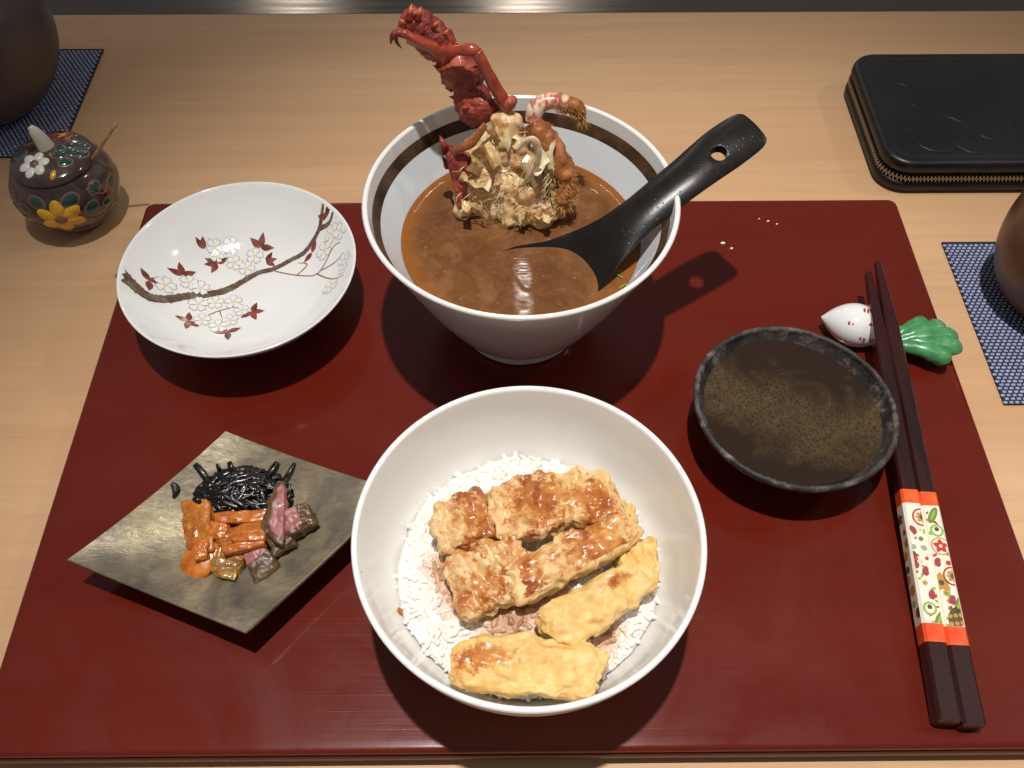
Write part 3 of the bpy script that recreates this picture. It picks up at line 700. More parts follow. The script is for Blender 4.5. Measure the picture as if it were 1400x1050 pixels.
v, f = tube([p0, p1, p2], [.0008, .0017, .0006], 8, .0002, 500, 5, flat=.4); tag(build('kelp_scrap', v, f, M_kelp, loc=p1), 'small stray black kelp scrap alone on the left of the square plate', 'kelp')
def pick(name, label, quad, thick, mat_, seed, cat, p=9, amp=.0006, pink=None, n=18, group='pickle pieces on the square plate'):
    mx, my = sum(k[0] for k in quad)/4, sum(k[1] for k in quad)/4
    q = [at(mx+(x_-mx)*1.16, my+(y_-my)*1.22, TZ+z_) for x_, y_, z_ in quad]
    vs, fs, uv = lump(q, thick*.9, n=n, p=p, amp=amp*1.3, freq=260, seed=seed, amp2=.0003, freq2=900, sag=.0004)
    at_ = {'pink': [pink(*k) for k in uv]} if pink else None
    c_ = sum((Vector(k) for k in q), Vector())/4; c_.z -= thick/2
    return tag(build(name, vs, fs, mat_, attr=at_, loc=c_), label, cat, group)
pick('pickle_slice', 'amber pickle slab at the left of the pickles', [(252, 690, .014), (286, 692, .0165), (292, 748, .0155), (258, 748, .0125)], .0055, M_amber, 1, 'pickle', amp=.0010)
pick('pickle_slice', 'small bright orange chip overlapping the lower end of the amber slab', [(263, 742, .0175), (285, 740, .018), (282, 760, .0165), (268, 764, .0165)], .0035, M_carrot, 2, 'pickle')
cq = at(269, 771, TZ+.0118); ax = (Vector((.0072, .001, .001)), Vector((-.001, .0070, .002)), Vector((0, -.0006, .0022)))
v, f = ellipsoid(cq, ax, 24, 10, .0004, 300, 4); tag(build('carrot_slice', v, f, M_carrot, loc=cq), 'round orange carrot slice at the lower left of the pickles', 'carrot', 'pickle pieces on the square plate')
pick('carrot_strip', 'long carrot strip along the lower edge of the black kelp', [(297, 703, .017), (360, 699, .018), (358, 713, .0175), (299, 716, .0165)], .0045, M_carrot, 5, 'carrot')
pick('carrot_strip', 'broad carrot strip slanting across the middle of the pickles', [(296, 733, .0155), (356, 712, .017), (360, 734, .017), (306, 746, .0155)], .0045, M_amber, 6, 'carrot')
pick('carrot_strip', 'carrot strip with a wet edge touching the brown pickle', [(318, 734, .0185), (358, 728, .0195), (360, 738, .0195), (322, 742, .0185)], .004, M_carrot, 61, 'carrot')
pick('carrot_strip', 'lowest carrot strip pointing at the pink pickle', [(306, 747, .018), (357, 737, .0185), (359, 746, .018), (312, 757, .0175)], .004, M_carrot, 7, 'carrot')
pick('carrot_block', 'short orange carrot block at the centre of the pickles', [(290, 716, .0165), (312, 719, .017), (308, 736, .016), (288, 738, .0155)], .0055, M_carrot, 8, 'carrot')
pick('pickle_slice', 'orange pickle chip under the centre carrot block', [(283, 738, .013), (310, 736, .013), (300, 764, .0125), (284, 766, .012)], .005, M_amber, 9, 'pickle')
pick('pickle_slice', 'glistening yellow-brown pickle at the bottom of the heap', [(302, 756, .0125), (332, 760, .0125), (320, 792, .011), (288, 778, .011)], .0055, M_ochre, 10, 'pickle', amp=.0011)
pick('eggplant_slice', 'large upright brown pickle slice with a pink cut face', [(359, 722, .016), (380, 668, .019), (391, 668, .019), (389, 742, .0165)], .0075, M_egg, 11, 'pickle', pink=lambda u, v_, w_: .95*(v_ > -.1)*(u > -.75)*(u < .85)*(w_ > -.3), n=20, amp=.0007)
pick('eggplant_slice', 'curled brown pickle end below the large pink slice', [(362, 728, .0155), (392, 726, .016), (404, 744, .013), (376, 758, .0125)], .006, M_egg, 12, 'pickle', pink=lambda u, v_, w_: 0, amp=.0009)
pick('eggplant_slice', 'brown pickle chunk with pink side at the right of the heap', [(389, 702, .0165), (420, 694, .0165), (434, 716, .0145), (398, 732, .0150)], .0085, M_egg, 13, 'pickle', pink=lambda u, v_, w_: .95*(u < .05)*(v_ < .6), n=20, amp=.0010)
pick('eggplant_slice', 'brown pickle piece with pink tip at the bottom right of the heap', [(336, 762, .0135), (360, 748, .0145), (381, 774, .0115), (352, 798, .0105)], .006, M_egg, 14, 'pickle', pink=lambda u, v_, w_: .9*(v_ < -.35)*(u < .9), n=20, amp=.0005)

# ================================================================== lobster
lb = thing('lobster_piece', 'cooked red spiny lobster piece standing in the soup with pale meat showing', 'lobster', (-.004, .085, .0735))
def Q(px, py, y): return aty(px, py, y)
def spines(mb, lst, y):
    for (x0, y0, x1, y1, r_) in lst:
        v, f = cone(Q(x0, y0, y), Q(x1, y1, y-.001), r_, 7); mb.add(v, f, 0)
# upper joint of the stalk
mb = MB(); v, f = tube([Q(556, 18, .117), Q(566, 30, .117), Q(585, 48, .117), Q(604, 64, .116), Q(616, 76, .115)], [.0040, .0070, .0078, .0074, .0046], 26, .0018, 300, 1, sub=7); mb.add(v, f)
o = build('upper_joint', mb.v, mb.f, M_shell, lb)
mb = MB(); spines(mb, ((560, 24, 563, 4, .0020), (571, 24, 576, 8, .0018), (554, 34, 545, 24, .0016), (556, 44, 543, 37, .0016), (592, 38, 601, 27, .0014), (606, 50, 614, 38, .0014), (575, 62, 562, 60, .0012), (590, 72, 580, 73, .0013), (622, 62, 628, 55, .001)), .113)
mb.build('spine', M_spine, o)
mb = MB(); v, f = tube([Q(606, 74, .116), Q(622, 88, .115), Q(634, 104, .114), Q(642, 122, .113)], [.0052, .0084, .0090, .0060], 26, .0020, 280, 2, sub=7); mb.add(v, f)
o = build('middle_joint', mb.v, mb.f, M_shell, lb)
mb = MB(); spines(mb, ((606, 98, 591, 88, .0018), (614, 112, 602, 106, .0018), (618, 122, 607, 120, .0016), (624, 134, 613, 132, .0015), (650, 92, 656, 84, .001)), .111)
mb.build('spine', M_shell, o)
v, f = tube([Q(634, 110, .113), Q(644, 130, .111), Q(652, 150, .109), Q(660, 168, .106)], [.0052, .0080, .0086, .0060], 24, .0016, 300, 3, sub=7)
build('lower_joint', v, f, M_shell, lb)
v, f = ellipsoid(Q(656, 152, .103), (Vector((.0078, 0, -.0015)), Vector((0, .005, 0)), Vector((.002, 0, .0074))), 26, 18, .0014, 330, 5)
o = build('leg_base', v, f, M_shell, lb)
mb = MB(); spines(mb, ((640, 148, 627, 146, .0015), (644, 160, 632, 156, .0012)), .101); mb.build('spine', M_shell, o)
# slender leg
mb = MB(); v, f = tube([Q(694, 148, .101), Q(686, 134, .101), Q(672, 110, .102), Q(660, 86, .103), Q(651, 71, .104)], [.0033, .0030, .0027, .0024, .0027], 16, .0003, 300, 6, sub=6)
leg = build('leg', v, f, M_leg, lb)
v, f = tube([Q(653, 72, .1035), Q(644, 68, .104), Q(622, 69, .105), Q(600, 70, .106), Q(595, 69, .106)], [.0020, .0028, .0023, .0021, .0023], 16, .0003, 300, 7, sub=6); build('leg_section', v, f, M_leg, leg)
v, f = tube([Q(600, 71, .106), Q(590, 64, .106), Q(572, 56, .106), Q(556, 48, .107), Q(550, 46, .107)], [.0022, .0026, .0023, .0021, .0018], 14, .0003, 300, 8, sub=6); build('leg_section', v, f, M_leg, leg)
v, f = tube([Q(553, 47, .107), Q(544, 45, .107), Q(537, 49, .107), Q(534, 60, .107)], [.0018, .0017, .0013, .0003], 10, 0, sub=6); build('claw', v, f, M_shell, leg)
v, f = tube([Q(541, 47, .107), Q(542, 57, .107), Q(549, 66, .107)], [.0010, .0008, .0002], 8, 0, sub=5); build('claw', v, f, M_shell, leg)
v, f = ellipsoid(Q(696, 142, .1), (Vector((.0036, 0, 0)), Vector((0, .0030, 0)), Vector((.001, 0, .0038))), 16, 10, .0006, 300, 9); build('joint_socket', v, f, M_shell, leg)
# carapace on the left
vs, fs, uv = lump([Q(606, 196, .090), Q(640, 206, .088), Q(650, 292, .076), Q(630, 300, .074)], .0042, 18, 5, .0012, 260, 21)
o = build('carapace', vs, fs, M_shell, lb)
mb = MB(); spines(mb, ((609, 206, 601, 184, .0030), (613, 226, 604, 214, .0024)), .089); mb.build('spine', M_shell, o)
# meat: many overlapping lumps fused together
mb = MB(); rnd = random.Random(5)
for k, (px, py, y_, r_) in enumerate([(690, 178, .098, .0092), (672, 196, .096, .0088), (712, 188, .098, .0060), (655, 212, .093, .0090), (700, 214, .092, .0120), (680, 236, .088, .0115), (642, 226, .091, .0060), (640, 252, .086, .0078), (650, 276, .081, .0085), (690, 262, .083, .0110), (716, 244, .086, .0110), (742, 226, .088, .0090), (752, 250, .085, .0085), (738, 272, .080, .0100), (720, 286, .076, .0100), (736, 292, .073, .0070), (760, 270, .081, .0075), (700, 284, .077, .0085), (672, 284, .079, .0070), (748, 200, .092, .0060), (766, 236, .088, .0060), (632, 268, .083, .0064), (634, 288, .078, .0062), (772, 262, .081, .0060), (764, 284, .075, .0058), (660, 262, .080, .0066), (748, 290, .073, .0060), (702, 296, .073, .0062), (724, 262, .077, .0070)]):
    c_ = Q(px, py, y_)
    v, f = ellipsoid(c_, (Vector((r_*rnd.uniform(.8, 1.1), 0, rnd.uniform(-.002, .002))), Vector((0, r_*.8, 0)), Vector((rnd.uniform(-.002, .002), 0, r_*rnd.uniform(.8, 1.1)))), 20, 14, .0012, 200, k); mb.add(v, f)
meat = mb.build('meat', M_meat, lb)
rm = meat.modifiers.new('fuse', 'REMESH'); rm.mode = 'VOXEL'; rm.voxel_size = .0006; rm.use_smooth_shade = True
for nm_, sc_, st_ in (('coarse_lumps', .0085, .0046), ('fine_flakes', .0030, .0017)):
    tx = bpy.data.textures.new(nm_, 'CLOUDS'); tx.noise_scale = sc_; tx.noise_depth = 1
    dm = meat.modifiers.new(nm_, 'DISPLACE'); dm.texture = tx; dm.strength = st_; dm.mid_level = .5; dm.texture_coords = 'LOCAL'
    sm_m = meat.modifiers.new('soften_'+nm_, 'SMOOTH'); sm_m.factor = .5; sm_m.iterations = 5 if sc_ > .005 else 2
# torn flakes and fibres of flesh
def flake(c_, size, seed, curl):
    rn = random.Random(seed); ax_ = Vector((rn.gauss(0, 1), rn.gauss(-.6, .6), rn.gauss(0, 1))).normalized()
    t1 = ax_.orthogonal().normalized(); t1 = Matrix.Rotation(rn.uniform(0, 6.28), 3, ax_) @ t1; t2 = ax_.cross(t1); g = 9; vs = []
    for side in (0, 1):
        for i in range(g):
            for j in range(g):
                a, b = (2*i/(g-1)-1), (2*j/(g-1)-1)
                e = 1+.35*noise.noise(Vector((a*1.5+seed, b*1.5, 0)))
                p = c_+t1*a*size*e*.6+t2*b*size*e+ax_*(curl*size*(a*a*.9-b*b*.3)+.0018*noise.noise(Vector((a*1.6, b*1.6, seed))))
                th = .00035*(1-max(abs(a), abs(b))**4)+.00005
                vs.append(p+ax_*(th if side else -th))
    n2_ = g*g; fs = []
    for i in range(g-1):
        for j in range(g-1):
            q = [i*g+j, (i+1)*g+j, (i+1)*g+j+1, i*g+j+1]; fs.append(q); fs.append([k+n2_ for k in q][::-1])
    return vs, fs
mb = MB()
spots = [(690, 262), (730, 280), (742, 262), (650, 280), (720, 290), (756, 240), (690, 196), (650, 235), (715, 240), (745, 285), (700, 222), (672, 205), (668, 252), (736, 236), (704, 276)]
for i in range(10):
    px, py = spots[i % len(spots)]; px += rnd.gauss(0, 8); py += rnd.gauss(0, 8); y_ = .082+(262-py)*.00022-.0072
    c_ = Q(px, py, y_); c_.z = max(c_.z, .0752); v, f = flake(c_, rnd.uniform(.0022, .0052), i, rnd.uniform(-.9, .9))
    mb.add([Vector((q.x, q.y, max(q.z, .0736))) for q in v], f)
mb.build('torn_flakes', M_shred, lb)
mb = MB()
for i in range(60):
    x0 = rnd.uniform(722, 762); y0 = rnd.uniform(214, 240); t_ = rnd.uniform(.7, 1.1); yy = .0795-(y0-214)*.0001
    a_, b_, c_ = Q(x0, y0, yy), Q(x0-6*t_+rnd.gauss(0, 3), y0+26*t_, yy-.0030), Q(x0-20*t_+rnd.gauss(0, 5), y0+50*t_, yy-.0062)
    c_.z = max(c_.z, .0738); r_ = rnd.uniform(.00018, .0005); v, f = tube([a_, b_, c_], [r_, r_*1.2, r_*.3], 5, 0, flat=.7, sub=5); mb.add(v, f)
for i in range(170):
    px, py = rnd.choice(spots); px += rnd.gauss(0, 13); py += rnd.gauss(0, 10); y_ = .082+(262-py)*.00022-.0068
    p0 = Q(px, py, y_)
    if p0.z < .0742: p0.z = .0742+rnd.random()*.002
    d = Vector((rnd.gauss(0, .8), rnd.gauss(-.3, .4), rnd.gauss(-.5, .8))).normalized()*rnd.uniform(.002, .006)
    p1 = p0+d*.5+Vector((rnd.gauss(0, .0006), 0, rnd.gauss(.0004, .0006))); p2 = p0+d
    p1.z = max(p1.z, .0738); p2.z = max(p2.z, .0737)
    r_ = rnd.uniform(.00012, .00034); v, f = tube([p0, p1, p2], [r_, r_*1.1, r_*.3], 5, 0, flat=.6, sub=3); mb.add(v, f)
tag(mb.build('meat_shreds', M_shred, lb), kind='stuff')
def ribbon(pts, w_, thick, mat_, name):
    mb = MB(); v, f = tube(pts, w_, 12, .0003, 350, 3, flat=thick, sub=7, nrm=Vector((0, -1, .4))); mb.add(v, f); return mb.build(name, mat_, lb)
ribbon([Q(708, 206, .074), Q(718, 194, .073), Q(730, 191, .073), Q(736, 206, .073), Q(733, 226, .073), Q(726, 242, .074), Q(717, 252, .075)], [.0008, .0012, .0015, .0016, .0016, .0013, .0006], .45, M_white_meat, 'curled_membrane')
ribbon([Q(622, 206, .085), Q(640, 198, .085), Q(652, 186, .087), Q(664, 170, .09)], [.0014, .0022, .0020, .0012], .4, M_brownleg, 'torn_membrane')
for k_, (px, py, y_, sz_, cu_) in enumerate(((750, 212, .080, .0062, .5), (722, 236, .078, .0060, -.6), (736, 228, .077, .0056, .4), (652, 222, .082, .0066, -.5), (668, 214, .083, .0062, .6), (662, 244, .080, .0055, .5), (690, 186, .089, .0060, -.4), (676, 178, .091, .0050, .5))):
    v, f = flake(Q(px, py, y_), sz_, 300+k_, cu_); build('pale_fold', v, f, M_white_meat if k_ < 3 else M_meat, lb)
for px, py, y_, r_ in ((758, 208, .0835, .0026), (768, 222, .081, .0018)):
    v, f = ellipsoid(Q(px, py, y_), (Vector((r_, 0, 0)), Vector((0, r_*.7, 0)), Vector((0, 0, r_*1.2))), 12, 8, .0006, 400, px); build('orange_roe', v, f, M_brownleg, lb)
# hairy leg on the right
mb = MB(); LP = [Q(729, 166, .092), Q(739, 182, .089), Q(754, 204, .085), Q(769, 228, .081), Q(774, 254, .077), Q(768, 280, .072)]
v, f = tube(LP, [.0040, .0056, .0054, .0050, .0044, .0034], 22, .0018, 300, 31, sub=7); mb.add(v, f); hl = mb.build('hairy_leg', M_brownleg, lb)
JP = [Q(728, 166, .094), Q(732, 150, .096), Q(744, 140, .098), Q(762, 138, .099), Q(778, 143, .099)]
v, f = tube(JP, [.0036, .0040, .0038, .0038, .0032], 16, .0005, 260, 33, sub=7); build('leg_section', v, f, M_joint, hl)
TP = [Q(774, 142, .099), Q(786, 146, .099), Q(794, 156, .098), Q(796, 166, .098)]
v, f = tube(TP, [.0034, .0036, .0026, .0010], 14, .0008, 300, 35, sub=6); build('leg_tip', v, f, M_brownleg, hl)
mb = MB()
for i in range(1100):
    if rnd.random() < .62:
        k = rnd.uniform(.5, 4.95); a, b = LP[int(k)], LP[min(int(k)+1, 5)]; c_ = a.lerp(b, k-int(k)); r_ = .0046; d = Vector((rnd.uniform(-.7, 1), rnd.uniform(-1, .3), rnd.uniform(-.6, .5))).normalized()
    else:
        s_ = rnd.choice([JP[3:], TP]); k = rnd.uniform(0, len(s_)-1.01); c_ = s_[int(k)].lerp(s_[int(k)+1], k-int(k)); r_ = .0030; d = Vector((rnd.uniform(-.6, .8), rnd.uniform(-1, .6), rnd.uniform(-1, .6))).normalized()
    v, f = cone(c_+d*r_*.7, c_+d*(r_+rnd.uniform(.0008, .0034))+Vector((0, 0, -.0006)), .00026, 4); mb.add(v, f)
tag(mb.build('bristles', M_hair, hl, smooth=False), kind='stuff')
# scallion bits floating
for lab, px, py, a, m_ in (('green scallion shred floating right of the spoon neck', 846, 378, -.6, M_scall), ('pale fibre floating beside the spoon neck', 832, 366, -.8, M_shred), ('tiny green leaf scrap at the soup edge by the front rim', 852, 391, .5, M_scall), ('thin pale fibre floating right of the lobster meat', 812, 262, -.8, M_shred)):
    p = at(px, py, .0738); d = Vector((math.cos(a), math.sin(a), 0))*.0024
    v, f = tube([p-d, p+Vector((.0003, .0004, .0002)), p+d], [.0002, .0004, .0002], 6, 0, sub=4); tag(build('floating_shred', v, f, m_, loc=p), lab, 'garnish')

# ================================================================== spoon
st = [((.1030, .0940, .1124), .0082, -.0012), ((.1000, .0920, .1120), .0106, -.0020), ((.0900, .0855, .1098), .0114, -.0030), ((.0700, .0722, .1036), .0108, -.0034), ((.0500, .0590, .0945), .0102, -.0030), ((.0370, .0508, .0852), .0118, -.0008), ((.0270, .0460, .0730), .0170, .0040), ((.0150, .0418, .0618), .0200, .0115), ((.0, .0385, .0566), .0212, .0142), ((-.0140, .0365, .0577), .0190, .0125), ((-.0240, .0352, .0630), .0124, .0070), ((-.0300, .0346, .0700), .0020, .0008)]
P = smoothprof([tuple(a)+(w_, c_) for a, w_, c_ in st], 7); NT = 16; vs, fs = [], []; L = len(P)
for i, q in enumerate(P):
    c_ = Vector(q[:3]); t = (Vector(P[min(i+1, L-1)][:3])-Vector(P[max(i-1, 0)][:3])).normalized()
    l = Vector((t.y, -t.x, 0)).normalized()         # towards the back of the table when walking down the handle
    if l.y < 0: l = -l
    roll = rad(11)*min(1, max(0, (.05-c_.x)/.03))+rad(9)*min(1, max(0, (c_.x-.072)/.015)); nz = Vector((0, 0, 1))
    l2 = l*math.cos(roll)+nz*math.sin(roll); n2 = t.cross(l2).normalized()
    if n2.z < 0: n2 = -n2
    th = .0038 if q[0] > .03 else .0030
    ring = []
    for k in range(NT+1):
        s_ = -1+2*k/NT; ring.append(c_+l2*q[3]*s_+n2*(q[4]*abs(s_)**2.2 + 0*th))
    for k in range(NT, -1, -1):
        s_ = -1+2*k/NT; e = math.sqrt(max(0, 1-abs(s_)**6)); ring.append(c_+l2*(q[3]*s_*.985)+n2*(q[4]*abs(s_)**2.2-th*(.25+.75*e)))
    vs += ring
nr = 2*(NT+1)
for i in range(L-1):
    for k in range(nr): j = (k+1) % nr; fs.append([i*nr+k, i*nr+j, (i+1)*nr+j, (i+1)*nr+k])
fs.append(list(range(nr))); fs.append(list(range((L-1)*nr, L*nr)))
tmp = build('soup_spoon', vs, fs, M_spoon, loc=(.05, .06, .0735))
hc_ = Vector((.0855, .0803, .108)); v, f = tube([hc_-Vector((0, 0, .02)), hc_+Vector((0, 0, .02))], [.0037, .0037], 28, sub=1)
cut = build('hole_cutter', v, f, M_spoon)
bo = tmp.modifiers.new('hole', 'BOOLEAN'); bo.operation = 'DIFFERENCE'; bo.object = cut; bo.solver = 'EXACT'
bpy.context.view_layer.update(); dg = bpy.context.evaluated_depsgraph_get()
nm_ = bpy.data.meshes.new_from_object(tmp.evaluated_get(dg)); tmp.modifiers.clear(); old = tmp.data; tmp.data = nm_; bpy.data.meshes.remove(old)
cm = cut.data; bpy.data.objects.remove(cut); bpy.data.meshes.remove(cm)
bv = tmp.modifiers.new('soft_edges', 'BEVEL'); bv.width = .0005; bv.segments = 2; bv.limit_method = 'ANGLE'; bv.angle_limit = rad(50)
tag(tmp, 'black ceramic soup spoon with a hole in its handle, resting in the soup', 'spoon')

# ================================================================== chopsticks
def chopstick(end, tip, label, seed):
    end, tip = Vector(end), Vector(tip); t = (tip-end); L = t.length; t.normalize()
    l = t.cross(Vector((0, 0, 1))).normalized(); n2 = l.cross(t)
    root = thing('chopstick', label, 'chopstick', end, 'pair of chopsticks')
    hw = lambda s: .0045-.0015*(s/L) if s/L < .82 else .00327-.0018*((s/L-.82)/.18)
    def ring(s, h, ch=.24):
        c_ = end+t*s; out = []
        for (a, b) in ((1, 1-ch), (1-ch, 1), (-1+ch, 1), (-1, 1-ch), (-1, -1+ch), (-1+ch, -1), (1-ch, -1), (1, -1+ch)): out.append(c_+l*h*a+n2*h*b)
        return out
    def seg(s0, s1, m, name, grow=0, steps=8, parent=root):
        vs, fs = [], []
        for i in range(steps+1):
            s = s0+(s1-s0)*i/steps; h = hw(s)+grow
            if name == 'shaft' and i == 0: vs += ring(s, h*.8); vs += ring(s+.0006, h); continue
            vs += ring(s, h)
        k = len(vs)//8
        for i in range(k-1):
            for j in range(8): q = (j+1) % 8; fs.append([i*8+j, i*8+q, (i+1)*8+q, (i+1)*8+j])
        fs.append(list(range(8))); fs.append(list(range((k-1)*8, k*8))); return build(name, vs, fs, m, parent, smooth=False)
    seg(0, L, M_chop, 'shaft', 0, 30)
    s0, s1 = .0305, .0970
    seg(s0, s0+.0075, M_orange, 'orange_band', .00016); seg(s0+.0075, s1-.0065, M_sleeve, 'floral_sleeve', .00014); sl = seg(s1-.0065, s1, M_orange, 'orange_band', .00016)
    rnd = random.Random(seed); mb = MB()
    H = lambda s: hw(s)+.00018
    def P2(s, a, face, k): # a in [-.9,.9] across the face
        h = H(s); return end+t*s+(l*h*a+n2*(h+k) if face == 0 else -l*(h+k)+n2*h*a)
    def disc(s, a, r_, face, m, k, pet=0, squash=1, rot=0):
        vs = [P2(s, a, face, k)]; nn = 20; h = H(s)
        for i in range(nn):
            q = 2*math.pi*i/nn; rr = r_*(1+(.28*math.cos(pet*q) if pet else 0)); u = rr*math.cos(q); v_ = rr*math.sin(q)*squash
            u, v_ = u*math.cos(rot)-v_*math.sin(rot), u*math.sin(rot)+v_*math.cos(rot)
            vs.append(P2(min(max(s+u, s0+.0076), s1-.0066), max(-.78, min(.78, a+v_/h)), face, k))
        mb.add(vs, [[0, 1+i, 1+(i+1) % nn] for i in range(nn)], m)
    L0 = s0+.0075
    if seed == 1:
        items = [(.046, .75, 'wheel'), (.040, -.4, 'rose'), (.032, .4, 'dot'), (.027, -.8, 'berry'), (.022, .1, 'rose'), (.012, .3, 'rose'), (.006, -.1, 'vine'), (.0015, .6, 'leaf')]
    else:
        items = [(.048, 0, 'leaf'), (.041, .1, 'vine'), (.034, .15, 'flower'), (.027, -.5, 'rose'), (.021, .75, 'wheel'), (.018, -.5, 'gold'), (.011, .2, 'rose'), (.0095, .8, 'leaf'), (.003, .2, 'tortoise')]
    for d_, a, kd in items:
        s = L0+d_
        if kd == 'wheel': disc(s, a, .0042, 0, 0, .00004); disc(s, a, .0034, 0, 5, .00007); disc(s, a, .0026, 0, 3, .0001, 8); disc(s, a, .0011, 0, 4, .00013)
        elif kd == 'flower': disc(s, a, .0040, 0, 3, .00004); disc(s, a, .0034, 0, 5, .00007); disc(s, a, .0026, 0, 0, .0001, 5); disc(s, a, .0007, 0, 5, .00013)
        elif kd == 'rose': disc(s, a, .0021, 0, 1, .00005, 0, .6, rnd.uniform(-.6, .6)); disc(s-.0012, a+.12, .0012, 0, 1, .00007, 0, .6, .6)
        elif kd == 'berry': disc(s, a, .0016, 0, 0, .00005); disc(s-.0026, a, .0018, 0, 1, .00005); disc(s+.0022, a, .0013, 0, 4, .00005)
        elif kd == 'leaf': disc(s, a, .0042, 0, 2, .00004, 0, .38, .5); disc(s, a, .0026, 0, 6, .00008, 0, .25, .5)
        elif kd == 'vine': disc(s, a, .0028, 0, 6, .00004); disc(s, a, .0019, 0, 5, .00007); disc(s+.0006, a, .0010, 0, 4, .0001)
        elif kd == 'gold': disc(s, a, .0036, 0, 3, .00004, 5); disc(s, a, .0012, 0, 4, .00008)
        elif kd == 'dot': disc(s, a, .0012, 0, 7, .00004)
        elif kd == 'tortoise':
            disc(s, a, .0050, 0, 4, .00004, 0, .62, .25)
            for e in (-.5, 0, .5):
                for g_ in (-.0018, .0014): disc(s+g_+e*.0006, a+e, .0009, 0, 3, .00008)
    for k in range(26):
        disc(L0+.001+.0019*k+rnd.uniform(-.001, .001), rnd.uniform(-.75, .75), rnd.uniform(.0005, .0013), 0, rnd.choice([0, 0, 1, 1, 2, 3, 6, 7]), .00003, rnd.choice([0, 0, 5]), rnd.choice([.5, 1]), rnd.uniform(0, 3))
    for k in range(9): disc(L0+.004+k*.0052+rnd.uniform(-.001, .001), rnd.uniform(-.5, .5), rnd.uniform(.0012, .0024), 1, rnd.choice([0, 1, 2, 3, 4, 6]), .00005, rnd.choice([0, 0, 5]))
    mb.build('floral_print', PR, root, fix=False, smooth=False)
chopstick((.1586, -.1425, TZ+.0045), (.1752, .0755, TZ+.0190), 'left dark chopstick with orange and floral sleeve, next to the sauce dish', 1)
chopstick((.1676, -.1440, TZ+.0045), (.1812, .0815, TZ+.0197), 'right dark chopstick with orange and floral sleeve, nearer the tray edge', 2)

# ================================================================== chopstick rest (turnip)
cr = thing('chopstick_rest', 'white turnip shaped ceramic chopstick rest with green leaves', 'chopstick rest', (.182, .045, TZ))
a0 = Vector((.1500, .0555, TZ+.0085)); a1 = Vector((.192, .0430, TZ+.0075))
pts = [a0+(a1-a0)*k for k in (0, .04, .12, .24, .38, .52, .63, .74, .88, 1.0)]
v, f = tube(pts, [.0004, .0026, .0064, .0100, .0116, .0106, .0080, .0056, .0046, .0044], 28, 0, sub=5, flat=.88)
v = [Vector((q[0], q[1], max(q[2], TZ+.0003))) for q in v]
bulb = build('bulb', v, f, M_white, cr)
ax_ = (a1-a0).normalized()
for k, (tt, ang) in enumerate(((.30, 55), (.46, 20), (.44, 100), (.52, 65), (.26, 110), (.55, 130), (.40, -5), (.34, 75))):
    c_ = a0+(a1-a0)*tt; rr = .0112 if .3 < tt < .5 else .0100
    side = ax_.cross(Vector((0, 0, 1))).normalized(); d = side*math.cos(rad(ang))+Vector((0, 0, .88))*math.sin(rad(ang))
    mb = MB()
    for g_ in (-.0009, .0009):
        p = c_+d*rr+ax_*g_; v, f = tube([p-side*.0018*math.sin(rad(ang))-Vector((0, 0, .0006)), p+d*.0002, p+side*.0018*math.sin(rad(ang))+Vector((0, 0, .0003))], [.0004, .0007, .0004], 6, sub=3); mb.add(v, f)
    if k not in (4, 7, 6): mb.build('red_tick', M_redtick, bulb)
lroot = Vector((.1800, .0405, TZ+.0060))
for k, (tx_, ty_, h_, w_) in enumerate(((.1990, .0500, .0130, .0036), (.2065, .0470, .0140, .0040), (.2110, .0415, .0136, .0040), (.2115, .0355, .0118, .0040), (.2050, .0300, .0090, .0042))):
    tip = Vector((tx_, ty_, TZ+.0040+h_*.35)); mid = (lroot*.45+tip*.55)+Vector((0, 0, .0028)); lo = lroot+(tip-lroot)*.10
    v, f = tube([lo, lroot*.7+tip*.3+Vector((0, 0, .0018)), mid, tip*.93+lroot*.07+Vector((0, 0, .0016)), tip, tip+(tip-lroot)*.012], [.0034, .0036, w_, w_*1.22, w_*1.10, w_*.5], 18, .0005, 260, k, sub=6, flat=.85)
    v = [Vector((q[0], q[1], max(q[2], TZ+.0003))) for q in v]
    build('leaf', v, f, M_green, cr)

# ================================================================== enamel jar
JC = Vector((-.2590, .1560, 0.0)); 
jar = thing('enamel_jar', 'small round lidded jar with purple, green and yellow enamel flowers', 'jar', JC)
jp = smoothprof([(0, .001), (.0175, .001), (.0190, 0), (.0205, .002), (.0265, .0085), (.0312, .0180), (.0325, .0265), (.0308, .0350), (.0270, .0415), (.0245, .0440), (.0235, .0440)], 6)
v, f = lathe(jp, JC, 80); build('body', v, f, M_purple, jar)
lp = smoothprof([(.0236, .0415), (.0252, .0452), (.0250, .0466), (.0225, .0490), (.0150, .0520), (.0070, .0534), (0, .0537)], 6)
v, f = lathe(lp, JC, 80)
lid = build('lid', v, f, M_purple, jar)
kb = JC+Vector((-.001, .002, .0530))
v, f = tube([kb, kb+Vector((-.0012, .0005, .006)), kb+Vector((-.003, .0012, .0115)), kb+Vector((-.0046, .0018, .0148))], [.0052, .0044, .0034, .0016], 16, sub=6); build('knob', v, f, M_knob, lid)
def on_jar(a, z, prof_, lift):
    best = None
    for (r0, z0), (r1, z1) in zip(prof_, prof_[1:]):
        if min(z0, z1) <= z <= max(z0, z1) and r0 > .01:
            t_ = (z-z0)/((z1-z0) or 1e-9); r = r0+(r1-r0)*t_; nn = Vector((z1-z0, -(r1-r0))).normalized()
            best = (r+nn.x*lift, z+nn.y*lift)
    if best is None: best = (.03+lift, z)
    return Vector((JC.x+best[0]*math.cos(a), JC.y+best[0]*math.sin(a), best[1]))
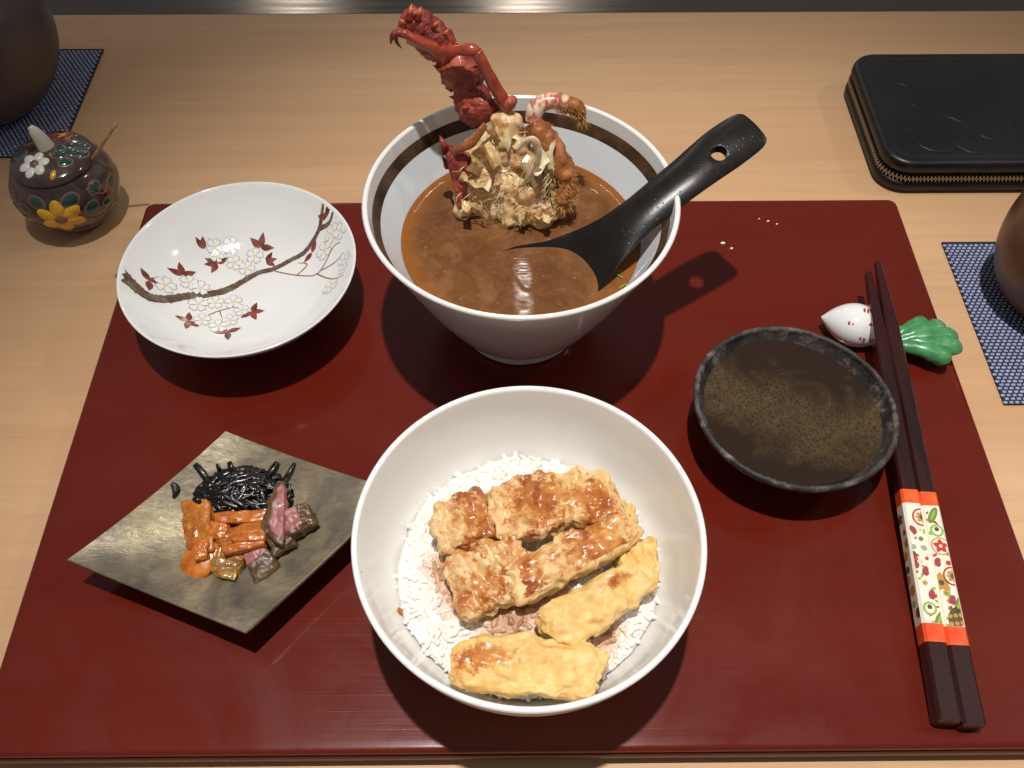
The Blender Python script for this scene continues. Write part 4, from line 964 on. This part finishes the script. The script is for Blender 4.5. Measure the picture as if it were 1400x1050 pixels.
def jar_patch(a, z, rx, rz, mat_, rot=0, pet=0, lift=.0004, name='enamel_leaf', depth=.25):
    mb = MB(); nn = 24; vs = []
    for lv, lf in ((1.0, 0.0), (.82, lift), (0, lift*1.3)):
        if lv == 0: vs.append(on_jar(a, z, jp, lf)); continue
        for i in range(nn):
            q = 2*math.pi*i/nn; rr = lv*(1-depth+depth*abs(math.cos(pet*q/2))**.6 if pet else 1); u, v_ = rx*rr*math.cos(q), rz*rr*math.sin(q)
            u, v_ = u*math.cos(rot)-v_*math.sin(rot), u*math.sin(rot)+v_*math.cos(rot)
            vs.append(on_jar(a+u/.03, max(.004, min(.0435, z+v_)), jp, lf))
    fs = [[i, (i+1) % nn, nn+(i+1) % nn, nn+i] for i in range(nn)]+[[nn+i, nn+(i+1) % nn, 2*nn] for i in range(nn)]
    mb.add(vs, fs); return mb.build(name, mat_, jar)
# yellow flower facing the viewer: five separate petals
fa, fz = rad(-79), .0255
for k in range(6):
    q = rad(90+k*60); du, dv = math.cos(q)*.0078, math.sin(q)*.0068
    jar_patch(fa+du/.03, fz+dv, .0060, .0040, M_yenamel, q, 0, .0007, 'yellow_petal')
jar_patch(fa, fz, .0042, .0032, M_gold, 0, 8, .0010, 'flower_centre')
rnd = random.Random(4)
for a_, z_, rx, rz, ro in ((-120, .030, .0036, .0026, .4), (-100, .037, .0042, .0026, -.2), (-62, .036, .0046, .0028, .3), (-45, .026, .0042, .0030, .9), (-30, .036, .0036, .0026, .2), (-22, .022, .0044, .0028, -.6), (-135, .020, .0040, .0026, .8), (-5, .030, .004, .0028, .3), (-110, .012, .0036, .0022, -.4), (-45, .013, .004, .0024, .5), (-150, .034, .004, .0028, .1), (-8, .017, .004, .0026, .9), (20, .027, .004, .003, .1)):
    jar_patch(rad(a_), z_, rx*1.42, rz*1.5, M_gold, ro, 0, .00012, 'gilt_outline'); jar_patch(rad(a_), z_, rx*1.2, rz*1.2, M_teal, ro, 0, .00030)
for a_, z_ in ((-60, .029), (-140, .027), (-15, .027)): jar_patch(rad(a_), z_, .003, .0026, M_rust if a_ == -15 else simple('dark_plum', lin(48, 22, 32), .15, coat=.4), .3, 0, .0003, 'enamel_patch')
mb = MB()
for pts in (((-150, .030), (-125, .024), (-100, .027), (-80, .034)), ((-60, .030), (-52, .020), (-30, .016), (-15, .020)), ((-40, .038), (-25, .030), (-10, .034)), ((-130, .016), (-110, .020), (-98, .012))):
    v, f = tube([on_jar(rad(a_), z_, jp, .0001) for a_, z_ in smoothprof(pts, 5)], [.0004]*16, 6, sub=1); mb.add(v, f)
mb.build('gilt_scroll', M_gold, jar)
# lid decoration
def lid_z(r):
    for (r0, z0), (r1, z1) in zip(lp, lp[1:]):
        if r1 <= r <= r0 and z0 > .0455: return z0+(z1-z0)*(r0-r)/max(r0-r1, 1e-9)
    return .0468
def lid_patch(x_, y_, rx, ry, mat_, rot=0, lift=.0005, name='enamel_leaf'):
    nn = 20; vs = []
    for lv, lf in ((1.0, 0.0), (.82, lift), (0, lift*1.3)):
        for i in range(nn if lv else 1):
            q = 2*math.pi*i/nn; u, v_ = rx*lv*math.cos(q), ry*lv*math.sin(q); u, v_ = x_+u*math.cos(rot)-v_*math.sin(rot), y_+u*math.sin(rot)+v_*math.cos(rot)
            r = math.hypot(u, v_); k = min(1, .0243/max(r, 1e-6)); vs.append(Vector((JC.x+u*k, JC.y+v_*k, JC.z+lid_z(min(r, .0243))+lf)))
    fs = [[i, (i+1) % nn, nn+(i+1) % nn, nn+i] for i in range(nn)]+[[nn+i, nn+(i+1) % nn, 2*nn] for i in range(nn)]
    mb = MB(); mb.add(vs, fs); return mb.build(name, mat_, lid)
wc = (-.0050, -.0120)
for k in range(6):
    q = rad(75+k*60); lid_patch(wc[0]+.0058*math.cos(q), wc[1]+.0058*math.sin(q), .0034, .0030, M_wenamel, q, .0007, 'white_petal')
lid_patch(wc[0], wc[1], .0026, .0026, M_gold, 0, .0008, 'flower_centre')
for x_, y_, rx, ry, ro in ((.0085, -.0045, .0036, .0025, .3), (.0150, -.0010, .0036, .0026, .2), (.0125, .0050, .0030, .0022, .4), (.0180, .0075, .0036, .0024, .3), (.0075, .0015, .0026, .0022, .6), (.0130, -.0095, .0034, .0022, .6), (-.0160, -.0030, .0034, .0026, .4), (-.0130, .0100, .0042, .0022, .5), (.0205, .0, .0028, .0022, 1)):
    lid_patch(x_, y_, rx*1.38, ry*1.48, M_gold, ro, .00012, 'gilt_outline'); lid_patch(x_, y_, rx*1.15, ry*1.2, M_teal, ro, .00035)
for k in range(5):
    q = rad(20+k*72); lid_patch(.0045+.0050*math.cos(q), .0150+.0042*math.sin(q), .0040, .0026, M_rust, q, .0004, 'rust_petal')
lid_patch(.0045, .0150, .0022, .0016, M_yenamel, 0, .0008, 'flower_centre'); lid_patch(.0075, -.0190, .0016, .0030, M_yenamel, -.2, .0005, 'gilt_patch')
jar.scale = (.89, .89, .89)
p0 = JC+Vector((.0190, -.0005, .0375)); p1 = at(160, 168, .0655)
v, f = tube([p0-(p1-p0)*.6, p0, (p0+p1)/2, p1], [.0010, .0010, .0009, .0008], 8, .0001, 300, 2, sub=3)
tag(build('bamboo_stick', v, f, M_bamboo, loc=p0), 'thin bamboo stick poking out from under the jar lid', 'stick')

# ================================================================== woven mats, pot and cup
def woven_mat(label, x0, x1, y0, y1, ang=0, origin=None):
    root = thing('woven_mat', label, 'mat', ((x0+x1)/2, (y0+y1)/2, 0), 'blue woven mats')
    o = Vector((x0, y0, 0)) if origin is None else Vector(origin)
    rot = lambda x_, y_: Vector((o.x+(x_-o.x)*math.cos(ang)-(y_-o.y)*math.sin(ang), o.y+(x_-o.x)*math.sin(ang)+(y_-o.y)*math.cos(ang), 0))
    v, f = slab(x0, x1, y0, y1, .0003, .0013); v = [rot(q.x, q.y)+Vector((0, 0, q.z)) for q in v]; build('backing', v, f, M_navy, root, smooth=False)
    mb = MB(); px_, py_ = .0030, .00215; ny = int((y1-y0)/py_); nx = int((x1-x0)/px_)
    for j in range(ny):
        for i in range(nx):
            cx = x0+px_*(i+.5+(.25 if j % 2 else -.25)); cy = y0+py_*(j+.5); z = .0013
            hw, hh = .00112*R_.uniform(.92, 1.05), .00074
            q = []
            for (a, b, c_) in ((-1, -.4, 0), (-.55, -1, 0), (.55, -1, 0), (1, -.4, 0), (1, .4, 0), (.55, 1, 0), (-.55, 1, 0), (-1, .4, 0), (-.5, -.45, 1), (.5, -.45, 1), (.5, .45, 1), (-.5, .45, 1)):
                q.append(rot(cx+a*hw, cy+b*hh)+Vector((0, 0, z+c_*.0006)))
            mb.add(q, [[8, 9, 10, 11], [0, 1, 8], [1, 2, 9, 8], [2, 3, 9], [3, 4, 10, 9], [4, 5, 10], [5, 6, 11, 10], [6, 7, 11], [7, 0, 8, 11]])
    tag(mb.build('weave', M_weave, root, fix=False), kind='stuff')
woven_mat('blue and white woven mat under the brown cup at right', .2400, .345, .0160, .1275)
woven_mat('blue woven mat under the dark pot in the back left corner', -.400, -.2850, .2040, .3135)
PC = Vector((-.3395, .2540, .0019))
pot = thing('dark_pot', 'dark grey rounded ceramic pot in the back left corner', 'pot', PC)
pp = smoothprof([(0, .002), (.022, .002), (.0245, 0), (.027, .002), (.040, .012), (.0515, .030), (.0555, .050), (.0525, .070), (.043, .085), (.034, .0915)], 6)
v, f = lathe(pp, PC, 96); build('body', v, f, M_pot, pot)
v, f = lathe(smoothprof([(.0335, .0905), (.0365, .0925), (.036, .0945), (.028, .0985), (.014, .102), (.007, .1035), (.006, .106), (.009, .1095), (.009, .113), (.005, .1155), (0, .116)], 5), PC, 64); build('lid', v, f, M_pot, pot)
CC = Vector((.2835, .0850, .0019))
cup = thing('brown_cup', 'brown glazed pottery cup at the right edge of the picture', 'cup', CC)
v, f = lathe(smoothprof([(0, .002), (.018, .002), (.0205, 0), (.0225, .002), (.0305, .012), (.0365, .027), (.0385, .044), (.0370, .060), (.0345, .072), (.0338, .0745), (.0328, .0748), (.0322, .073), (.0345, .060), (.0358, .044), (.0335, .026), (.025, .012), (.01, .008), (0, .008)], 6), CC, 80, lambda r, z, a: (r*(1+.008*math.sin(3*a)), z)); build('body', v, f, M_cup, cup)

# ================================================================== wallet
WB = (.2125, .408, .1680, .2745); WR = .017
wl = thing('black_wallet', 'black leather zip-around wallet at the back right', 'wallet', (.31, .221, 0))
v, f = rloft([(.0002, .004), (.0010, .0015), (.0030, .0002), (.0060, 0), (.0078, .0010), (.0083, .0030), (.0083, .007)], WB, WR, True, False, 12); build('lower_cover', v, f, M_leather, wl)
v, f = rloft([(.0148, .007), (.0148, .0030), (.0154, .0010), (.0176, 0), (.0205, .0002), (.0222, .0009), (.0230, .0024), (.0232, .0042), (.0229, .0050), (.0232, .0060), (.0236, .009), (.0238, .03), (.0239, .045)], WB, WR, False, True, 12); uc = build('upper_cover', v, f, M_leather, wl)
v, f = rloft([(.0082, .0036), (.0115, .0026), (.0149, .0036)], WB, WR, False, False, 12); build('zip_tape', v, f, M_tape, wl)
ring = rrect(WB[0]+.0014, WB[1]-.0014, WB[2]+.0014, WB[3]-.0014, WR-.0014, 16); ring.append(ring[0])
mb = MB(); carry = 0; step = .0011; par = 0
for (xa, ya), (xb, yb) in zip(ring, ring[1:]):
    d = Vector((xb-xa, yb-ya, 0)); Ls = d.length
    if Ls < 1e-7: continue
    d.normalize(); nn = Vector((d.y, -d.x, 0)); s = carry
    while s < Ls:
        c_ = Vector((xa, ya, .0115))+d*s; par ^= 1; zo = .00075 if par else -.00075
        vs = []
        for sz in (-1, 1):
            for (a, b) in ((-1, -1), (1, -1), (.7, 1), (-.7, 1)): vs.append(c_+d*a*.00042+nn*b*.0012+Vector((0, 0, zo+sz*.0012)))
        mb.add(vs, [[0, 1, 2, 3], [4, 5, 6, 7], [0, 1, 5, 4], [1, 2, 6, 5], [2, 3, 7, 6], [3, 0, 4, 7]]); s += step
    carry = s-Ls
tag(mb.build('zip_teeth', M_zip, wl, smooth=False), kind='stuff')
def emboss(pts, r_):
    v, f = tube([Vector((p.x, p.y, .02375)) for p in pts], [r_*.6]+[r_*2]*(len(pts)-2)+[r_*.6], 10, sub=6, flat=.14); build('embossed_line', v, f, M_leather, uc)
oval = lambda cx, cy, rx, ry, a0_, a1_, ro=0: [Vector((at(cx, cy, .026).x+rx*math.cos(a)*math.cos(ro)-ry*math.sin(a)*math.sin(ro), at(cx, cy, .026).y+rx*math.cos(a)*math.sin(ro)+ry*math.sin(a)*math.cos(ro), 0)) for a in [rad(a0_+(a1_-a0_)*k/12) for k in range(13)]]
emboss(oval(1316, 178, .0085, .0170, -200, 110, .35), .0010); emboss(oval(1278, 178, .0130, .0150, 150, 330, .2), .0010); emboss(oval(1250, 155, .011, .012, 60, 150, 0), .0008); emboss(oval(1232, 125, .010, .012, 40, 140, 0), .0007); emboss(oval(1352, 160, .013, .017, -160, 40, .2), .0008)

# ================================================================== white specks on the tray
M_sparkle = simple('sparkle_white', (.85, .83, .78, 1), .3)  # plain white puts the specks' sparkle into their colour
for lab, px, py, r_ in (('tiny white crumb nearest the wallet on the red tray', 1062, 307, .0007), ('tiny white crumb, middle of three near the tray back edge', 1050, 303, .0009), ('tiny white crumb, left of three near the tray back edge', 1037, 300, .0006), ('white crumb left of the pair behind the sauce dish', 988, 333, .0013), ('white crumb right of the pair behind the sauce dish', 1000, 340, .0010)):
    p = at(px, py, TZ); v, f = ellipsoid((p.x, p.y, TZ+.0004), (Vector((r_, .0002, 0)), Vector((0, r_*.6, 0)), Vector((0, 0, r_*.5))), 12, 8, .0003, 900, px)
    tag(build('speck', v, f, M_sparkle, loc=p), lab, 'speck', 'white specks on the tray')
